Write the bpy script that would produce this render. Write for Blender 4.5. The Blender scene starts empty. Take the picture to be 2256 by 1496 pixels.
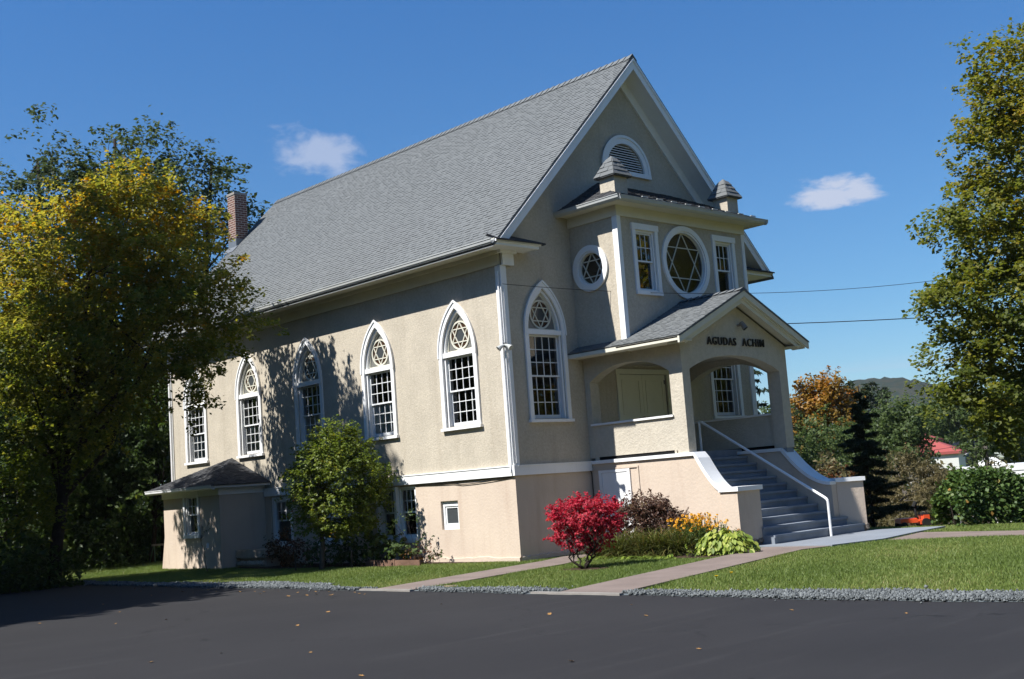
import bpy, math, random
import numpy as np
from mathutils import Vector, Matrix
from mathutils.geometry import tessellate_polygon

S = bpy.context.scene
R = math.radians

# ------------------------------------------------------------------ camera
CAM = np.array([-17.7507, -18.7449, 1.5476])
ROT = np.array([[0.726449, -0.68344, -0.071988], [0.033268, 0.139603, -0.989649], [0.686415, 0.716534, 0.124151]])
FPX = 2627.9
cam_data = bpy.data.cameras.new("camera")
cam_data.sensor_width = 36.0
cam_data.lens = FPX / 2256 * 36.0
cam_data.clip_start = 0.1
cam_data.clip_end = 20000
cam = bpy.data.objects.new("camera", cam_data)
S.collection.objects.link(cam)
_r, _d, _f = ROT
cam.matrix_world = Matrix(((_r[0], -_d[0], -_f[0], CAM[0]), (_r[1], -_d[1], -_f[1], CAM[1]), (_r[2], -_d[2], -_f[2], CAM[2]), (0, 0, 0, 1)))
S.camera = cam
S.render.engine = 'CYCLES'
S.cycles.use_denoising = True
S.cycles.max_bounces = 6
S.cycles.diffuse_bounces = 3
S.cycles.glossy_bounces = 3
S.cycles.transmission_bounces = 4
S.cycles.transparent_max_bounces = 8
S.cycles.caustics_reflective = False
S.cycles.caustics_refractive = False
S.view_settings.view_transform = 'Standard'
S.view_settings.look = 'None'
S.view_settings.gamma = 1.0
S.view_settings.use_curve_mapping = False
S.view_settings.exposure = 0.84

# ------------------------------------------------------------------ light
SUN_EL = R(51.0)
SUN_DIR = Vector((-0.961 * math.cos(SUN_EL), 0.275 * math.cos(SUN_EL), math.sin(SUN_EL))).normalized()
sun_data = bpy.data.lights.new("sun", 'SUN')
sun_data.energy = 5.0
sun_data.angle = R(0.53)
sun_data.color = (1.0, 0.975, 0.935)
sun = bpy.data.objects.new("sun", sun_data)
S.collection.objects.link(sun)
sun.rotation_euler = SUN_DIR.to_track_quat('Z', 'Y').to_euler()
sun.location = (-30, 10, 40)


def N(nt, typ, **kw):
    n = nt.nodes.new(typ)
    for k, v in kw.items():
        if k.startswith('i_'):
            key = k[2:]
            key = int(key) if key.isdigit() else key.replace('_', ' ')
            n.inputs[key].default_value = v
        else:
            setattr(n, k, v)
    return n


def L(nt, a, b):
    nt.links.new(a, b)


def math_node(nt, op, a, b=None, c=None, clamp=False):
    n = nt.nodes.new('ShaderNodeMath')
    n.operation = op
    n.use_clamp = clamp
    for i, v in enumerate((a, b, c)):
        if v is None:
            continue
        if isinstance(v, (int, float)):
            n.inputs[i].default_value = v
        else:
            nt.links.new(v, n.inputs[i])
    return n.outputs[0]


def P(px, py, depth):
    """world point seen at photograph position (px, py), depth metres ahead of the viewpoint"""
    q = np.array([(px - 1128) / FPX, (py - 748) / FPX, 1.0]) * depth
    return CAM + q @ ROT


world = bpy.data.worlds.new("World")
S.world = world
world.use_nodes = True
nt = world.node_tree
nt.nodes.clear()
w_out = N(nt, 'ShaderNodeOutputWorld')
w_bg = N(nt, 'ShaderNodeBackground')
w_bg.inputs['Strength'].default_value = 0.060
sky = N(nt, 'ShaderNodeTexSky')
sky.sky_type = 'NISHITA'
sky.sun_disc = False
sky.sun_elevation = SUN_EL
sky.sun_rotation = math.atan2(SUN_DIR.x, SUN_DIR.y)
sky.altitude = 400
sky.air_density = 1.0
sky.dust_density = 0.1
sky.ozone_density = 3.2
tc = N(nt, 'ShaderNodeTexCoord')


def cloud_mask(px, py, wx, wy, detail_scale, seed, holes):
    d = P(px, py, 1.0) - CAM
    d /= np.linalg.norm(d)
    rt = np.array([d[1], -d[0], 0.0]); rt /= np.linalg.norm(rt)
    up = np.cross(rt, d)
    def dot(v):
        n = N(nt, 'ShaderNodeVectorMath', operation='DOT_PRODUCT')
        L(nt, tc.outputs['Generated'], n.inputs[0]); n.inputs[1].default_value = tuple(v)
        return n.outputs['Value']
    u = math_node(nt, 'DIVIDE', dot(rt), wx / FPX)
    v = math_node(nt, 'DIVIDE', dot(up), wy / FPX)
    front = math_node(nt, 'GREATER_THAN', dot(d), 0.5)
    cmb = N(nt, 'ShaderNodeCombineXYZ'); L(nt, u, cmb.inputs[0]); L(nt, v, cmb.inputs[1]); cmb.inputs[2].default_value = seed
    n1 = N(nt, 'ShaderNodeTexNoise', i_Scale=detail_scale, i_Detail=6.0, i_Roughness=0.58, i_Distortion=0.25)
    L(nt, cmb.outputs[0], n1.inputs['Vector'])
    r2 = math_node(nt, 'ADD', math_node(nt, 'MULTIPLY', u, u), math_node(nt, 'MULTIPLY', v, v))
    r = math_node(nt, 'SQRT', r2)
    # flatter underside
    low = math_node(nt, 'MULTIPLY', math_node(nt, 'MAXIMUM', math_node(nt, 'MULTIPLY', v, -1.0), 0.0), 0.45)
    val = math_node(nt, 'SUBTRACT', math_node(nt, 'MULTIPLY', n1.outputs['Fac'], holes), math_node(nt, 'ADD', math_node(nt, 'MULTIPLY', r, 0.62), low))
    mr = N(nt, 'ShaderNodeMapRange', interpolation_type='SMOOTHSTEP')
    L(nt, val, mr.inputs['Value']); mr.inputs['From Min'].default_value = 0.0; mr.inputs['From Max'].default_value = 0.42
    return math_node(nt, 'MULTIPLY', mr.outputs['Result'], front)


m1 = cloud_mask(702, 350, 138, 88, 1.9, 8.9, 1.08)
m2 = cloud_mask(1842, 434, 98, 44, 1.25, 14.1, 1.42)
m3 = cloud_mask(2120, 790, 420, 30, 1.0, 22.0, 1.0)
m1 = math_node(nt, 'MULTIPLY', m1, 0.62)
m2 = math_node(nt, 'MULTIPLY', m2, 0.95)
m3 = math_node(nt, 'MULTIPLY', m3, 0.18)
mask = math_node(nt, 'MAXIMUM', math_node(nt, 'MAXIMUM', m1, m2), m3)
mix = N(nt, 'ShaderNodeMixRGB')
L(nt, mask, mix.inputs[0])
tint = N(nt, 'ShaderNodeMixRGB', blend_type='MULTIPLY')
tint.inputs[0].default_value = 1.0
L(nt, sky.outputs[0], tint.inputs[1])
sepz = N(nt, 'ShaderNodeSeparateXYZ'); L(nt, tc.outputs['Generated'], sepz.inputs[0])
tr_ = N(nt, 'ShaderNodeValToRGB')
tr_.color_ramp.elements[0].position = 0.0; tr_.color_ramp.elements[0].color = (0.80, 0.94, 1.0, 1)
tr_.color_ramp.elements[1].position = 0.5; tr_.color_ramp.elements[1].color = (0.40, 0.96, 1.46, 1)
e_ = tr_.color_ramp.elements.new(0.14); e_.color = (0.58, 0.92, 1.12, 1)
L(nt, sepz.outputs[2], tr_.inputs[0]); L(nt, tr_.outputs[0], tint.inputs[2])
L(nt, tint.outputs[0], mix.inputs[1])
mix.inputs[2].default_value = (5.3, 5.9, 7.4, 1)
L(nt, mix.outputs[0], w_bg.inputs['Color'])
L(nt, w_bg.outputs[0], w_out.inputs['Surface'])

# ------------------------------------------------------------------ materials
MATS = {}


def new_mat(name):
    m = bpy.data.materials.new(name)
    m.use_nodes = True
    t = m.node_tree
    b = t.nodes['Principled BSDF']
    MATS[name] = m
    return m, t, b


def surf(name, col, rough=0.8, spec=0.3, var=0.12, scale=3.0, bump=0.0, bscale=60.0, col2=None, metallic=0.0, stain=None, grain=None):
    """painted / mineral surface: base colour with low frequency variation and a fine bump"""
    m, t, b = new_mat(name)
    co = N(t, 'ShaderNodeTexCoord')
    n = N(t, 'ShaderNodeTexNoise', i_Scale=scale, i_Detail=5.0, i_Roughness=0.6)
    L(t, co.outputs['Object'], n.inputs['Vector'])
    r = N(t, 'ShaderNodeValToRGB')
    c2 = col2 or tuple(max(0, c * (1 - var * 2)) for c in col)
    r.color_ramp.elements[0].position = 0.3
    r.color_ramp.elements[1].position = 0.68
    r.color_ramp.elements[0].color = (*c2, 1)
    r.color_ramp.elements[1].color = (*col, 1)
    L(t, n.outputs['Fac'], r.inputs[0])
    out = r.outputs[0]
    if stain:
        sc, amount, scol = stain
        n3 = N(t, 'ShaderNodeTexNoise', i_Scale=1.0, i_Detail=6.0, i_Roughness=0.65)
        mp = N(t, 'ShaderNodeMapping'); mp.inputs['Scale'].default_value = sc
        L(t, co.outputs['Object'], mp.inputs[0]); L(t, mp.outputs[0], n3.inputs['Vector'])
        mr = N(t, 'ShaderNodeMapRange'); mr.inputs['From Min'].default_value = 0.52; mr.inputs['From Max'].default_value = 0.75; mr.inputs['To Max'].default_value = amount
        L(t, n3.outputs['Fac'], mr.inputs['Value'])
        mx = N(t, 'ShaderNodeMixRGB'); L(t, mr.outputs[0], mx.inputs[0]); L(t, out, mx.inputs[1]); mx.inputs[2].default_value = (*scol, 1)
        out = mx.outputs[0]
    if grain:
        n4 = N(t, 'ShaderNodeTexNoise', i_Scale=grain[0], i_Detail=3.0, i_Roughness=0.75)
        L(t, co.outputs['Object'], n4.inputs['Vector'])
        mr4 = N(t, 'ShaderNodeMapRange'); mr4.inputs['From Min'].default_value = 0.38; mr4.inputs['From Max'].default_value = 0.62
        mr4.inputs['To Min'].default_value = 1 - grain[1]; mr4.inputs['To Max'].default_value = 1 + grain[1] * 0.4
        L(t, n4.outputs['Fac'], mr4.inputs['Value'])
        mx4 = N(t, 'ShaderNodeMixRGB', blend_type='MULTIPLY'); mx4.inputs[0].default_value = 1.0
        cm4 = N(t, 'ShaderNodeCombineXYZ')
        for i in range(3): L(t, mr4.outputs[0], cm4.inputs[i])
        L(t, out, mx4.inputs[1]); L(t, cm4.outputs[0], mx4.inputs[2]); out = mx4.outputs[0]
    L(t, out, b.inputs['Base Color'])
    b.inputs['Roughness'].default_value = rough
    b.inputs['Specular IOR Level'].default_value = spec
    b.inputs['Metallic'].default_value = metallic
    if bump:
        n2 = N(t, 'ShaderNodeTexNoise', i_Scale=bscale, i_Detail=3.0, i_Roughness=0.6)
        L(t, co.outputs['Object'], n2.inputs['Vector'])
        bp = N(t, 'ShaderNodeBump', i_Strength=bump, i_Distance=0.02)
        L(t, n2.outputs['Fac'], bp.inputs['Height'])
        L(t, bp.outputs[0], b.inputs['Normal'])
    return m


surf('stucco', (0.494, 0.440, 0.350), 0.95, 0.1, 0.07, 1.7, 0.5, 26.0, grain=(16.0, 0.10), stain=((2.6, 2.6, 0.28), 0.5, (0.345, 0.295, 0.225)))
surf('stucco_rough', (0.515, 0.465, 0.378), 0.95, 0.1, 0.05, 2.0, 0.65, 20.0, grain=(11.0, 0.07), stain=((3, 3, 0.5), 0.2, (0.36, 0.31, 0.235)))
surf('pink_block', (0.560, 0.462, 0.368), 0.85, 0.15, 0.05, 1.1, 0.3, 16.0, stain=((2.6, 2.6, 0.28), 0.6, (0.42, 0.32, 0.245)))
surf('white_paint', (0.80, 0.80, 0.79), 0.45, 0.4, 0.03, 2.0, 0.08, 30.0, stain=((5, 5, 0.9), 0.18, (0.55, 0.53, 0.48)))
surf('cream_paint', (0.66, 0.63, 0.52), 0.55, 0.3, 0.05, 2.0, 0.05, 20.0)
surf('door_cream', (0.72, 0.70, 0.55), 0.5, 0.3, 0.04, 2.0, 0.05, 20.0)
surf('sash_white', (0.74, 0.75, 0.74), 0.5, 0.3, 0.03, 4.0)
surf('tracery_cream', (0.60, 0.58, 0.48), 0.6, 0.3, 0.04, 4.0)
surf('gutter_metal', (0.44, 0.45, 0.43), 0.4, 0.5, 0.06, 3.0)
surf('flashing', (0.20, 0.215, 0.23), 0.45, 0.5, 0.1, 3.0, metallic=0.4)
surf('dark_metal', (0.02, 0.018, 0.016), 0.5, 0.4, 0.1, 4.0)
surf('letter_bronze', (0.022, 0.018, 0.015), 0.45, 0.5, 0.1, 6.0)
surf('stair_paint', (0.235, 0.262, 0.30), 0.6, 0.3, 0.10, 2.2, 0.12, 25.0, stain=((1.5, 1.5, 1.5), 0.5, (0.12, 0.135, 0.155)))
surf('landing_paint', (0.225, 0.245, 0.27), 0.65, 0.3, 0.07, 1.2, 0.10, 25.0, stain=((0.8, 0.8, 0.8), 0.5, (0.18, 0.19, 0.20)))
surf('concrete_walk', (0.215, 0.170, 0.147), 0.92, 0.15, 0.12, 1.4, 0.35, 40.0, stain=((0.9, 0.9, 0.9), 0.5, (0.16, 0.125, 0.108)))
surf('pale_concrete', (0.27, 0.25, 0.225), 0.9, 0.2, 0.1, 3.0, 0.2, 40.0)
surf('rubble_stone', (0.26, 0.22, 0.18), 0.95, 0.1, 0.2, 6.0, 1.0, 14.0)
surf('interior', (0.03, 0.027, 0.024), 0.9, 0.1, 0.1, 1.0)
surf('blind', (0.74, 0.72, 0.66), 0.9, 0.1, 0.04, 2.0)
surf('louver_dark', (0.012, 0.012, 0.012), 0.9, 0.1, 0.1, 2.0)
surf('louver_white', (0.78, 0.78, 0.77), 0.6, 0.3, 0.08, 4.0)
surf('bark', (0.040, 0.032, 0.026), 0.95, 0.1, 0.2, 8.0, 1.0, 25.0)
surf('bark_grey', (0.12, 0.105, 0.09), 0.95, 0.1, 0.2, 8.0, 0.8, 25.0)
surf('mulch', (0.085, 0.056, 0.040), 1.0, 0.05, 0.3, 16.0, 1.0, 60.0)
surf('red_roof', (0.33, 0.075, 0.065), 0.7, 0.3, 0.08, 0.8, 0.1, 8.0)
surf('red_brick_plain', (0.30, 0.09, 0.06), 0.9, 0.1, 0.1, 6.0)
surf('house_siding', (0.62, 0.62, 0.57), 0.7, 0.2, 0.04, 0.6)
surf('barn_roof', (0.30, 0.295, 0.29), 0.8, 0.2, 0.12, 0.8)
surf('rv_white', (0.80, 0.80, 0.78), 0.4, 0.5, 0.02, 1.0)
surf('orange_paint', (0.80, 0.10, 0.03), 0.4, 0.5, 0.08, 4.0)
surf('tyre', (0.02, 0.02, 0.02), 0.85, 0.2, 0.1, 4.0)
surf('green_metal', (0.07, 0.15, 0.075), 0.5, 0.4, 0.1, 4.0)
surf('planter_block', (0.46, 0.38, 0.30), 0.9, 0.1, 0.15, 5.0, 0.6, 20.0)
surf('edging_board', (0.20, 0.12, 0.085), 0.9, 0.1, 0.2, 5.0, 0.4, 20.0)
surf('stone_blue', (0.145, 0.165, 0.170), 0.85, 0.2, 0.2, 14.0, 0.3, 30.0)
surf('dry_leaf', (0.36, 0.20, 0.07), 0.8, 0.2, 0.25, 9.0)
surf('yellow_petal', (0.75, 0.48, 0.01), 0.7, 0.2, 0.1, 9.0)
surf('insulator', (0.45, 0.44, 0.42), 0.5, 0.3, 0.1, 9.0)
surf('pole_wood', (0.13, 0.10, 0.075), 0.95, 0.1, 0.2, 3.0, 0.6, 20.0)
surf('dry_soil', (0.30, 0.23, 0.16), 1.0, 0.05, 0.2, 9.0, 0.6, 40.0)
surf('tag_white', (0.75, 0.75, 0.74), 0.6, 0.2, 0.02, 9.0)
surf('curtain_lace', (0.55, 0.53, 0.50), 0.9, 0.1, 0.15, 18.0)
surf('weeds', (0.06, 0.075, 0.03), 1.0, 0.05, 0.2, 0.05)


def glass_mat():
    m, t, b = new_mat('glass')
    t.nodes.remove(b)
    out = t.nodes['Material Output']
    tr = N(t, 'ShaderNodeBsdfTransparent'); tr.inputs[0].default_value = (0.80, 0.84, 0.83, 1)
    gl = N(t, 'ShaderNodeBsdfGlossy', i_Roughness=0.02); gl.inputs[0].default_value = (1, 1, 1, 1)
    fr = N(t, 'ShaderNodeFresnel', i_IOR=1.5)
    co = N(t, 'ShaderNodeTexCoord')
    no = N(t, 'ShaderNodeTexNoise', i_Scale=2.2, i_Detail=1.0)
    L(t, co.outputs['Object'], no.inputs['Vector'])
    bp = N(t, 'ShaderNodeBump', i_Strength=0.05, i_Distance=0.02)
    L(t, no.outputs['Fac'], bp.inputs['Height']); L(t, bp.outputs[0], gl.inputs['Normal'])
    mx = N(t, 'ShaderNodeMixShader')
    L(t, math_node(t, 'ADD', fr.outputs[0], 0.04), mx.inputs[0]); L(t, tr.outputs[0], mx.inputs[1]); L(t, gl.outputs[0], mx.inputs[2])
    L(t, mx.outputs[0], out.inputs['Surface'])
    return m


glass_mat()


def tinted_glass():
    m, t, b = new_mat('amber_glass')
    b.inputs['Base Color'].default_value = (0.055, 0.040, 0.012, 1)
    co = N(t, 'ShaderNodeTexCoord')
    vo = N(t, 'ShaderNodeTexNoise', i_Scale=3.0, i_Detail=2.0)
    L(t, co.outputs['Object'], vo.inputs['Vector'])
    r = N(t, 'ShaderNodeValToRGB')
    r.color_ramp.elements[0].position = 0.40; r.color_ramp.elements[0].color = (0.012, 0.009, 0.005, 1)
    r.color_ramp.elements[1].position = 0.65; r.color_ramp.elements[1].color = (0.036, 0.027, 0.011, 1)
    L(t, vo.outputs['Fac'], r.inputs[0]); L(t, r.outputs[0], b.inputs['Base Color'])
    b.inputs['Roughness'].default_value = 0.12
    m2, t2, b2 = new_mat('grey_glass')
    b2.inputs['Base Color'].default_value = (0.15, 0.15, 0.135, 1); b2.inputs['Roughness'].default_value = 0.3
    m3, t3, b3 = new_mat('brown_glass')
    b3.inputs['Base Color'].default_value = (0.050, 0.026, 0.014, 1); b3.inputs['Roughness'].default_value = 0.15
    m4, t4, b4 = new_mat('slate_glass')
    b4.inputs['Base Color'].default_value = (0.055, 0.062, 0.065, 1); b4.inputs['Roughness'].default_value = 0.12


tinted_glass()


def shingle_mat(name, c0, c1):
    m, t, b = new_mat(name)
    at = N(t, 'ShaderNodeAttribute', attribute_name='tint')
    r = N(t, 'ShaderNodeValToRGB')
    r.color_ramp.elements[0].color = (*c0, 1); r.color_ramp.elements[1].color = (*c1, 1)
    L(t, at.outputs['Fac'], r.inputs[0])
    co = N(t, 'ShaderNodeTexCoord')
    n = N(t, 'ShaderNodeTexNoise', i_Scale=90.0, i_Detail=2.0)
    L(t, co.outputs['Object'], n.inputs['Vector'])
    n2 = N(t, 'ShaderNodeTexNoise', i_Scale=0.6, i_Detail=4.0)
    L(t, co.outputs['Object'], n2.inputs['Vector'])
    f = math_node(t, 'ADD', math_node(t, 'MULTIPLY', n.outputs['Fac'], 0.5), math_node(t, 'MULTIPLY', n2.outputs['Fac'], 0.16))
    mx = N(t, 'ShaderNodeMixRGB', blend_type='MULTIPLY'); mx.inputs[0].default_value = 1.0
    cmb = N(t, 'ShaderNodeCombineXYZ')
    g = math_node(t, 'ADD', f, 0.67)
    for i in range(3): L(t, g, cmb.inputs[i])
    L(t, r.outputs[0], mx.inputs[1]); L(t, cmb.outputs[0], mx.inputs[2])
    L(t, mx.outputs[0], b.inputs['Base Color'])
    b.inputs['Roughness'].default_value = 0.95
    b.inputs['Specular IOR Level'].default_value = 0.15
    bp = N(t, 'ShaderNodeBump', i_Strength=0.4, i_Distance=0.01)
    L(t, n.outputs['Fac'], bp.inputs['Height']); L(t, bp.outputs[0], b.inputs['Normal'])


shingle_mat('shingle', (0.118, 0.124, 0.124), (0.152, 0.160, 0.160))
shingle_mat('stone_mix', (0.045, 0.051, 0.053), (0.20, 0.215, 0.214))
shingle_mat('shingle_dark', (0.042, 0.042, 0.044), (0.085, 0.087, 0.090))


def brick_mat():
    m, t, b = new_mat('chimney_brick')
    uv = N(t, 'ShaderNodeUVMap')
    br = N(t, 'ShaderNodeTexBrick')
    br.inputs['Scale'].default_value = 1.0
    br.inputs['Brick Width'].default_value = 0.225
    br.inputs['Row Height'].default_value = 0.077
    br.inputs['Mortar Size'].default_value = 0.013
    br.inputs['Mortar Smooth'].default_value = 0.1
    br.inputs['Color1'].default_value = (0.150, 0.056, 0.036, 1)
    br.inputs['Color2'].default_value = (0.085, 0.030, 0.023, 1)
    br.inputs['Mortar'].default_value = (0.34, 0.28, 0.23, 1)
    L(t, uv.outputs[0], br.inputs['Vector'])
    L(t, br.outputs['Color'], b.inputs['Base Color'])
    b.inputs['Roughness'].default_value = 0.92
    bp = N(t, 'ShaderNodeBump', i_Strength=0.6, i_Distance=0.01, invert=True)
    L(t, br.outputs['Fac'], bp.inputs['Height']); L(t, bp.outputs[0], b.inputs['Normal'])


brick_mat()


def leaf_mat(name, stops, trans=0.30, rough=0.5):
    """each leaf has its own tint between the stops"""
    m, t, b = new_mat(name)
    out = t.nodes['Material Output']
    at = N(t, 'ShaderNodeAttribute', attribute_name='tint')
    r = N(t, 'ShaderNodeValToRGB')
    el = r.color_ramp.elements
    el[0].position = stops[0][0]; el[0].color = (*stops[0][1], 1)
    el[1].position = stops[-1][0]; el[1].color = (*stops[-1][1], 1)
    for p_, c_ in stops[1:-1]:
        e = el.new(p_); e.color = (*c_, 1)
    L(t, at.outputs['Fac'], r.inputs[0])
    L(t, r.outputs[0], b.inputs['Base Color'])
    b.inputs['Roughness'].default_value = rough
    b.inputs['Specular IOR Level'].default_value = 0.25
    tl = N(t, 'ShaderNodeBsdfTranslucent')
    hs = N(t, 'ShaderNodeHueSaturation', i_Value=1.25, i_Saturation=1.1)
    L(t, r.outputs[0], hs.inputs['Color']); L(t, hs.outputs[0], tl.inputs[0])
    mx = N(t, 'ShaderNodeMixShader'); mx.inputs[0].default_value = trans
    L(t, b.outputs[0], mx.inputs[1]); L(t, tl.outputs[0], mx.inputs[2])
    L(t, mx.outputs[0], out.inputs['Surface'])
    return m


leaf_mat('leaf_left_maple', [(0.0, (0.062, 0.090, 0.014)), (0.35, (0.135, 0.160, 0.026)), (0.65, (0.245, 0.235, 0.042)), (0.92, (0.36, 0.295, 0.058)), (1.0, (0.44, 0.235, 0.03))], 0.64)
leaf_mat('leaf_right_maple', [(0.0, (0.065, 0.092, 0.018)), (0.5, (0.165, 0.180, 0.030)), (0.85, (0.29, 0.235, 0.036)), (1.0, (0.32, 0.15, 0.02))], 0.52)
leaf_mat('leaf_dark', [(0.0, (0.038, 0.056, 0.022)), (0.7, (0.085, 0.108, 0.038)), (1.0, (0.13, 0.13, 0.04))], 0.42)
leaf_mat('leaf_forest', [(0.0, (0.025, 0.046, 0.013)), (0.7, (0.075, 0.115, 0.026)), (1.0, (0.14, 0.16, 0.03))], 0.42)
leaf_mat('leaf_ball_tree', [(0.0, (0.085, 0.128, 0.022)), (0.6, (0.180, 0.222, 0.036)), (0.85, (0.29, 0.26, 0.034)), (0.97, (0.36, 0.24, 0.02)), (1.0, (0.40, 0.12, 0.03))], 0.42)
leaf_mat('leaf_red', [(0.0, (0.28, 0.022, 0.040)), (0.6, (0.56, 0.060, 0.090)), (0.9, (0.70, 0.125, 0.140)), (1.0, (0.60, 0.15, 0.04))], 0.45)
leaf_mat('leaf_brown', [(0.0, (0.055, 0.032, 0.024)), (0.6, (0.125, 0.066, 0.046)), (0.85, (0.15, 0.115, 0.045)), (1.0, (0.22, 0.16, 0.07))])
leaf_mat('leaf_hosta', [(0.0, (0.10, 0.16, 0.025)), (0.5, (0.22, 0.28, 0.045)), (1.0, (0.42, 0.44, 0.10))], 0.25)
leaf_mat('leaf_blade', [(0.0, (0.050, 0.072, 0.016)), (0.55, (0.110, 0.120, 0.030)), (1.0, (0.21, 0.14, 0.045))], 0.25)
leaf_mat('leaf_shrub', [(0.0, (0.036, 0.066, 0.018)), (0.7, (0.090, 0.130, 0.030)), (1.0, (0.17, 0.12, 0.03))])
leaf_mat('leaf_hedge', [(0.0, (0.035, 0.070, 0.018)), (0.65, (0.082, 0.135, 0.032)), (0.95, (0.16, 0.19, 0.04)), (1.0, (0.35, 0.20, 0.05))])
leaf_mat('leaf_orange', [(0.0, (0.07, 0.06, 0.012)), (0.35, (0.16, 0.10, 0.014)), (0.7, (0.30, 0.150, 0.018)), (1.0, (0.36, 0.12, 0.02))])
leaf_mat('leaf_mid', [(0.0, (0.046, 0.076, 0.024)), (0.7, (0.112, 0.150, 0.048)), (1.0, (0.18, 0.205, 0.065))], 0.45)
leaf_mat('leaf_conifer', [(0.0, (0.020, 0.034, 0.016)), (1.0, (0.058, 0.080, 0.034))], 0.2)
leaf_mat('leaf_tan', [(0.0, (0.085, 0.080, 0.034)), (0.6, (0.16, 0.130, 0.060)), (1.0, (0.22, 0.175, 0.10))], 0.4)
leaf_mat('leaf_white_bush', [(0.0, (0.16, 0.15, 0.10)), (1.0, (0.45, 0.42, 0.36))])
leaf_mat('leaf_flower', [(0.0, (0.55, 0.20, 0.002)), (0.7, (0.78, 0.36, 0.004)), (1.0, (0.78, 0.46, 0.01))], 0.3)
leaf_mat('leaf_rust', [(0.0, (0.06, 0.05, 0.018)), (0.5, (0.13, 0.055, 0.018)), (1.0, (0.22, 0.06, 0.022))])
leaf_mat('grass_blade', [(0.0, (0.095, 0.145, 0.030)), (0.6, (0.170, 0.225, 0.055)), (0.9, (0.26, 0.275, 0.085)), (1.0, (0.36, 0.30, 0.14))], 0.3)


def lawn_mat():
    m, t, b = new_mat('lawn')
    co = N(t, 'ShaderNodeTexCoord')
    n1 = N(t, 'ShaderNodeTexNoise', i_Scale=0.7, i_Detail=6.0, i_Roughness=0.65)
    n2 = N(t, 'ShaderNodeTexNoise', i_Scale=22.0, i_Detail=4.0, i_Roughness=0.7)
    for n in (n1, n2): L(t, co.outputs['Object'], n.inputs['Vector'])
    f = math_node(t, 'ADD', math_node(t, 'MULTIPLY', n1.outputs['Fac'], 0.5), math_node(t, 'MULTIPLY', n2.outputs['Fac'], 0.5))
    r = N(t, 'ShaderNodeValToRGB')
    r.color_ramp.elements[0].position = 0.36; r.color_ramp.elements[0].color = (0.085, 0.105, 0.026, 1)
    r.color_ramp.elements[1].position = 0.66; r.color_ramp.elements[1].color = (0.19, 0.18, 0.070, 1)
    L(t, f, r.inputs[0]); L(t, r.outputs[0], b.inputs['Base Color'])
    b.inputs['Roughness'].default_value = 1.0; b.inputs['Specular IOR Level'].default_value = 0.1
    bp = N(t, 'ShaderNodeBump', i_Strength=1.0, i_Distance=0.05)
    L(t, n2.outputs['Fac'], bp.inputs['Height']); L(t, bp.outputs[0], b.inputs['Normal'])


lawn_mat()


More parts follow.
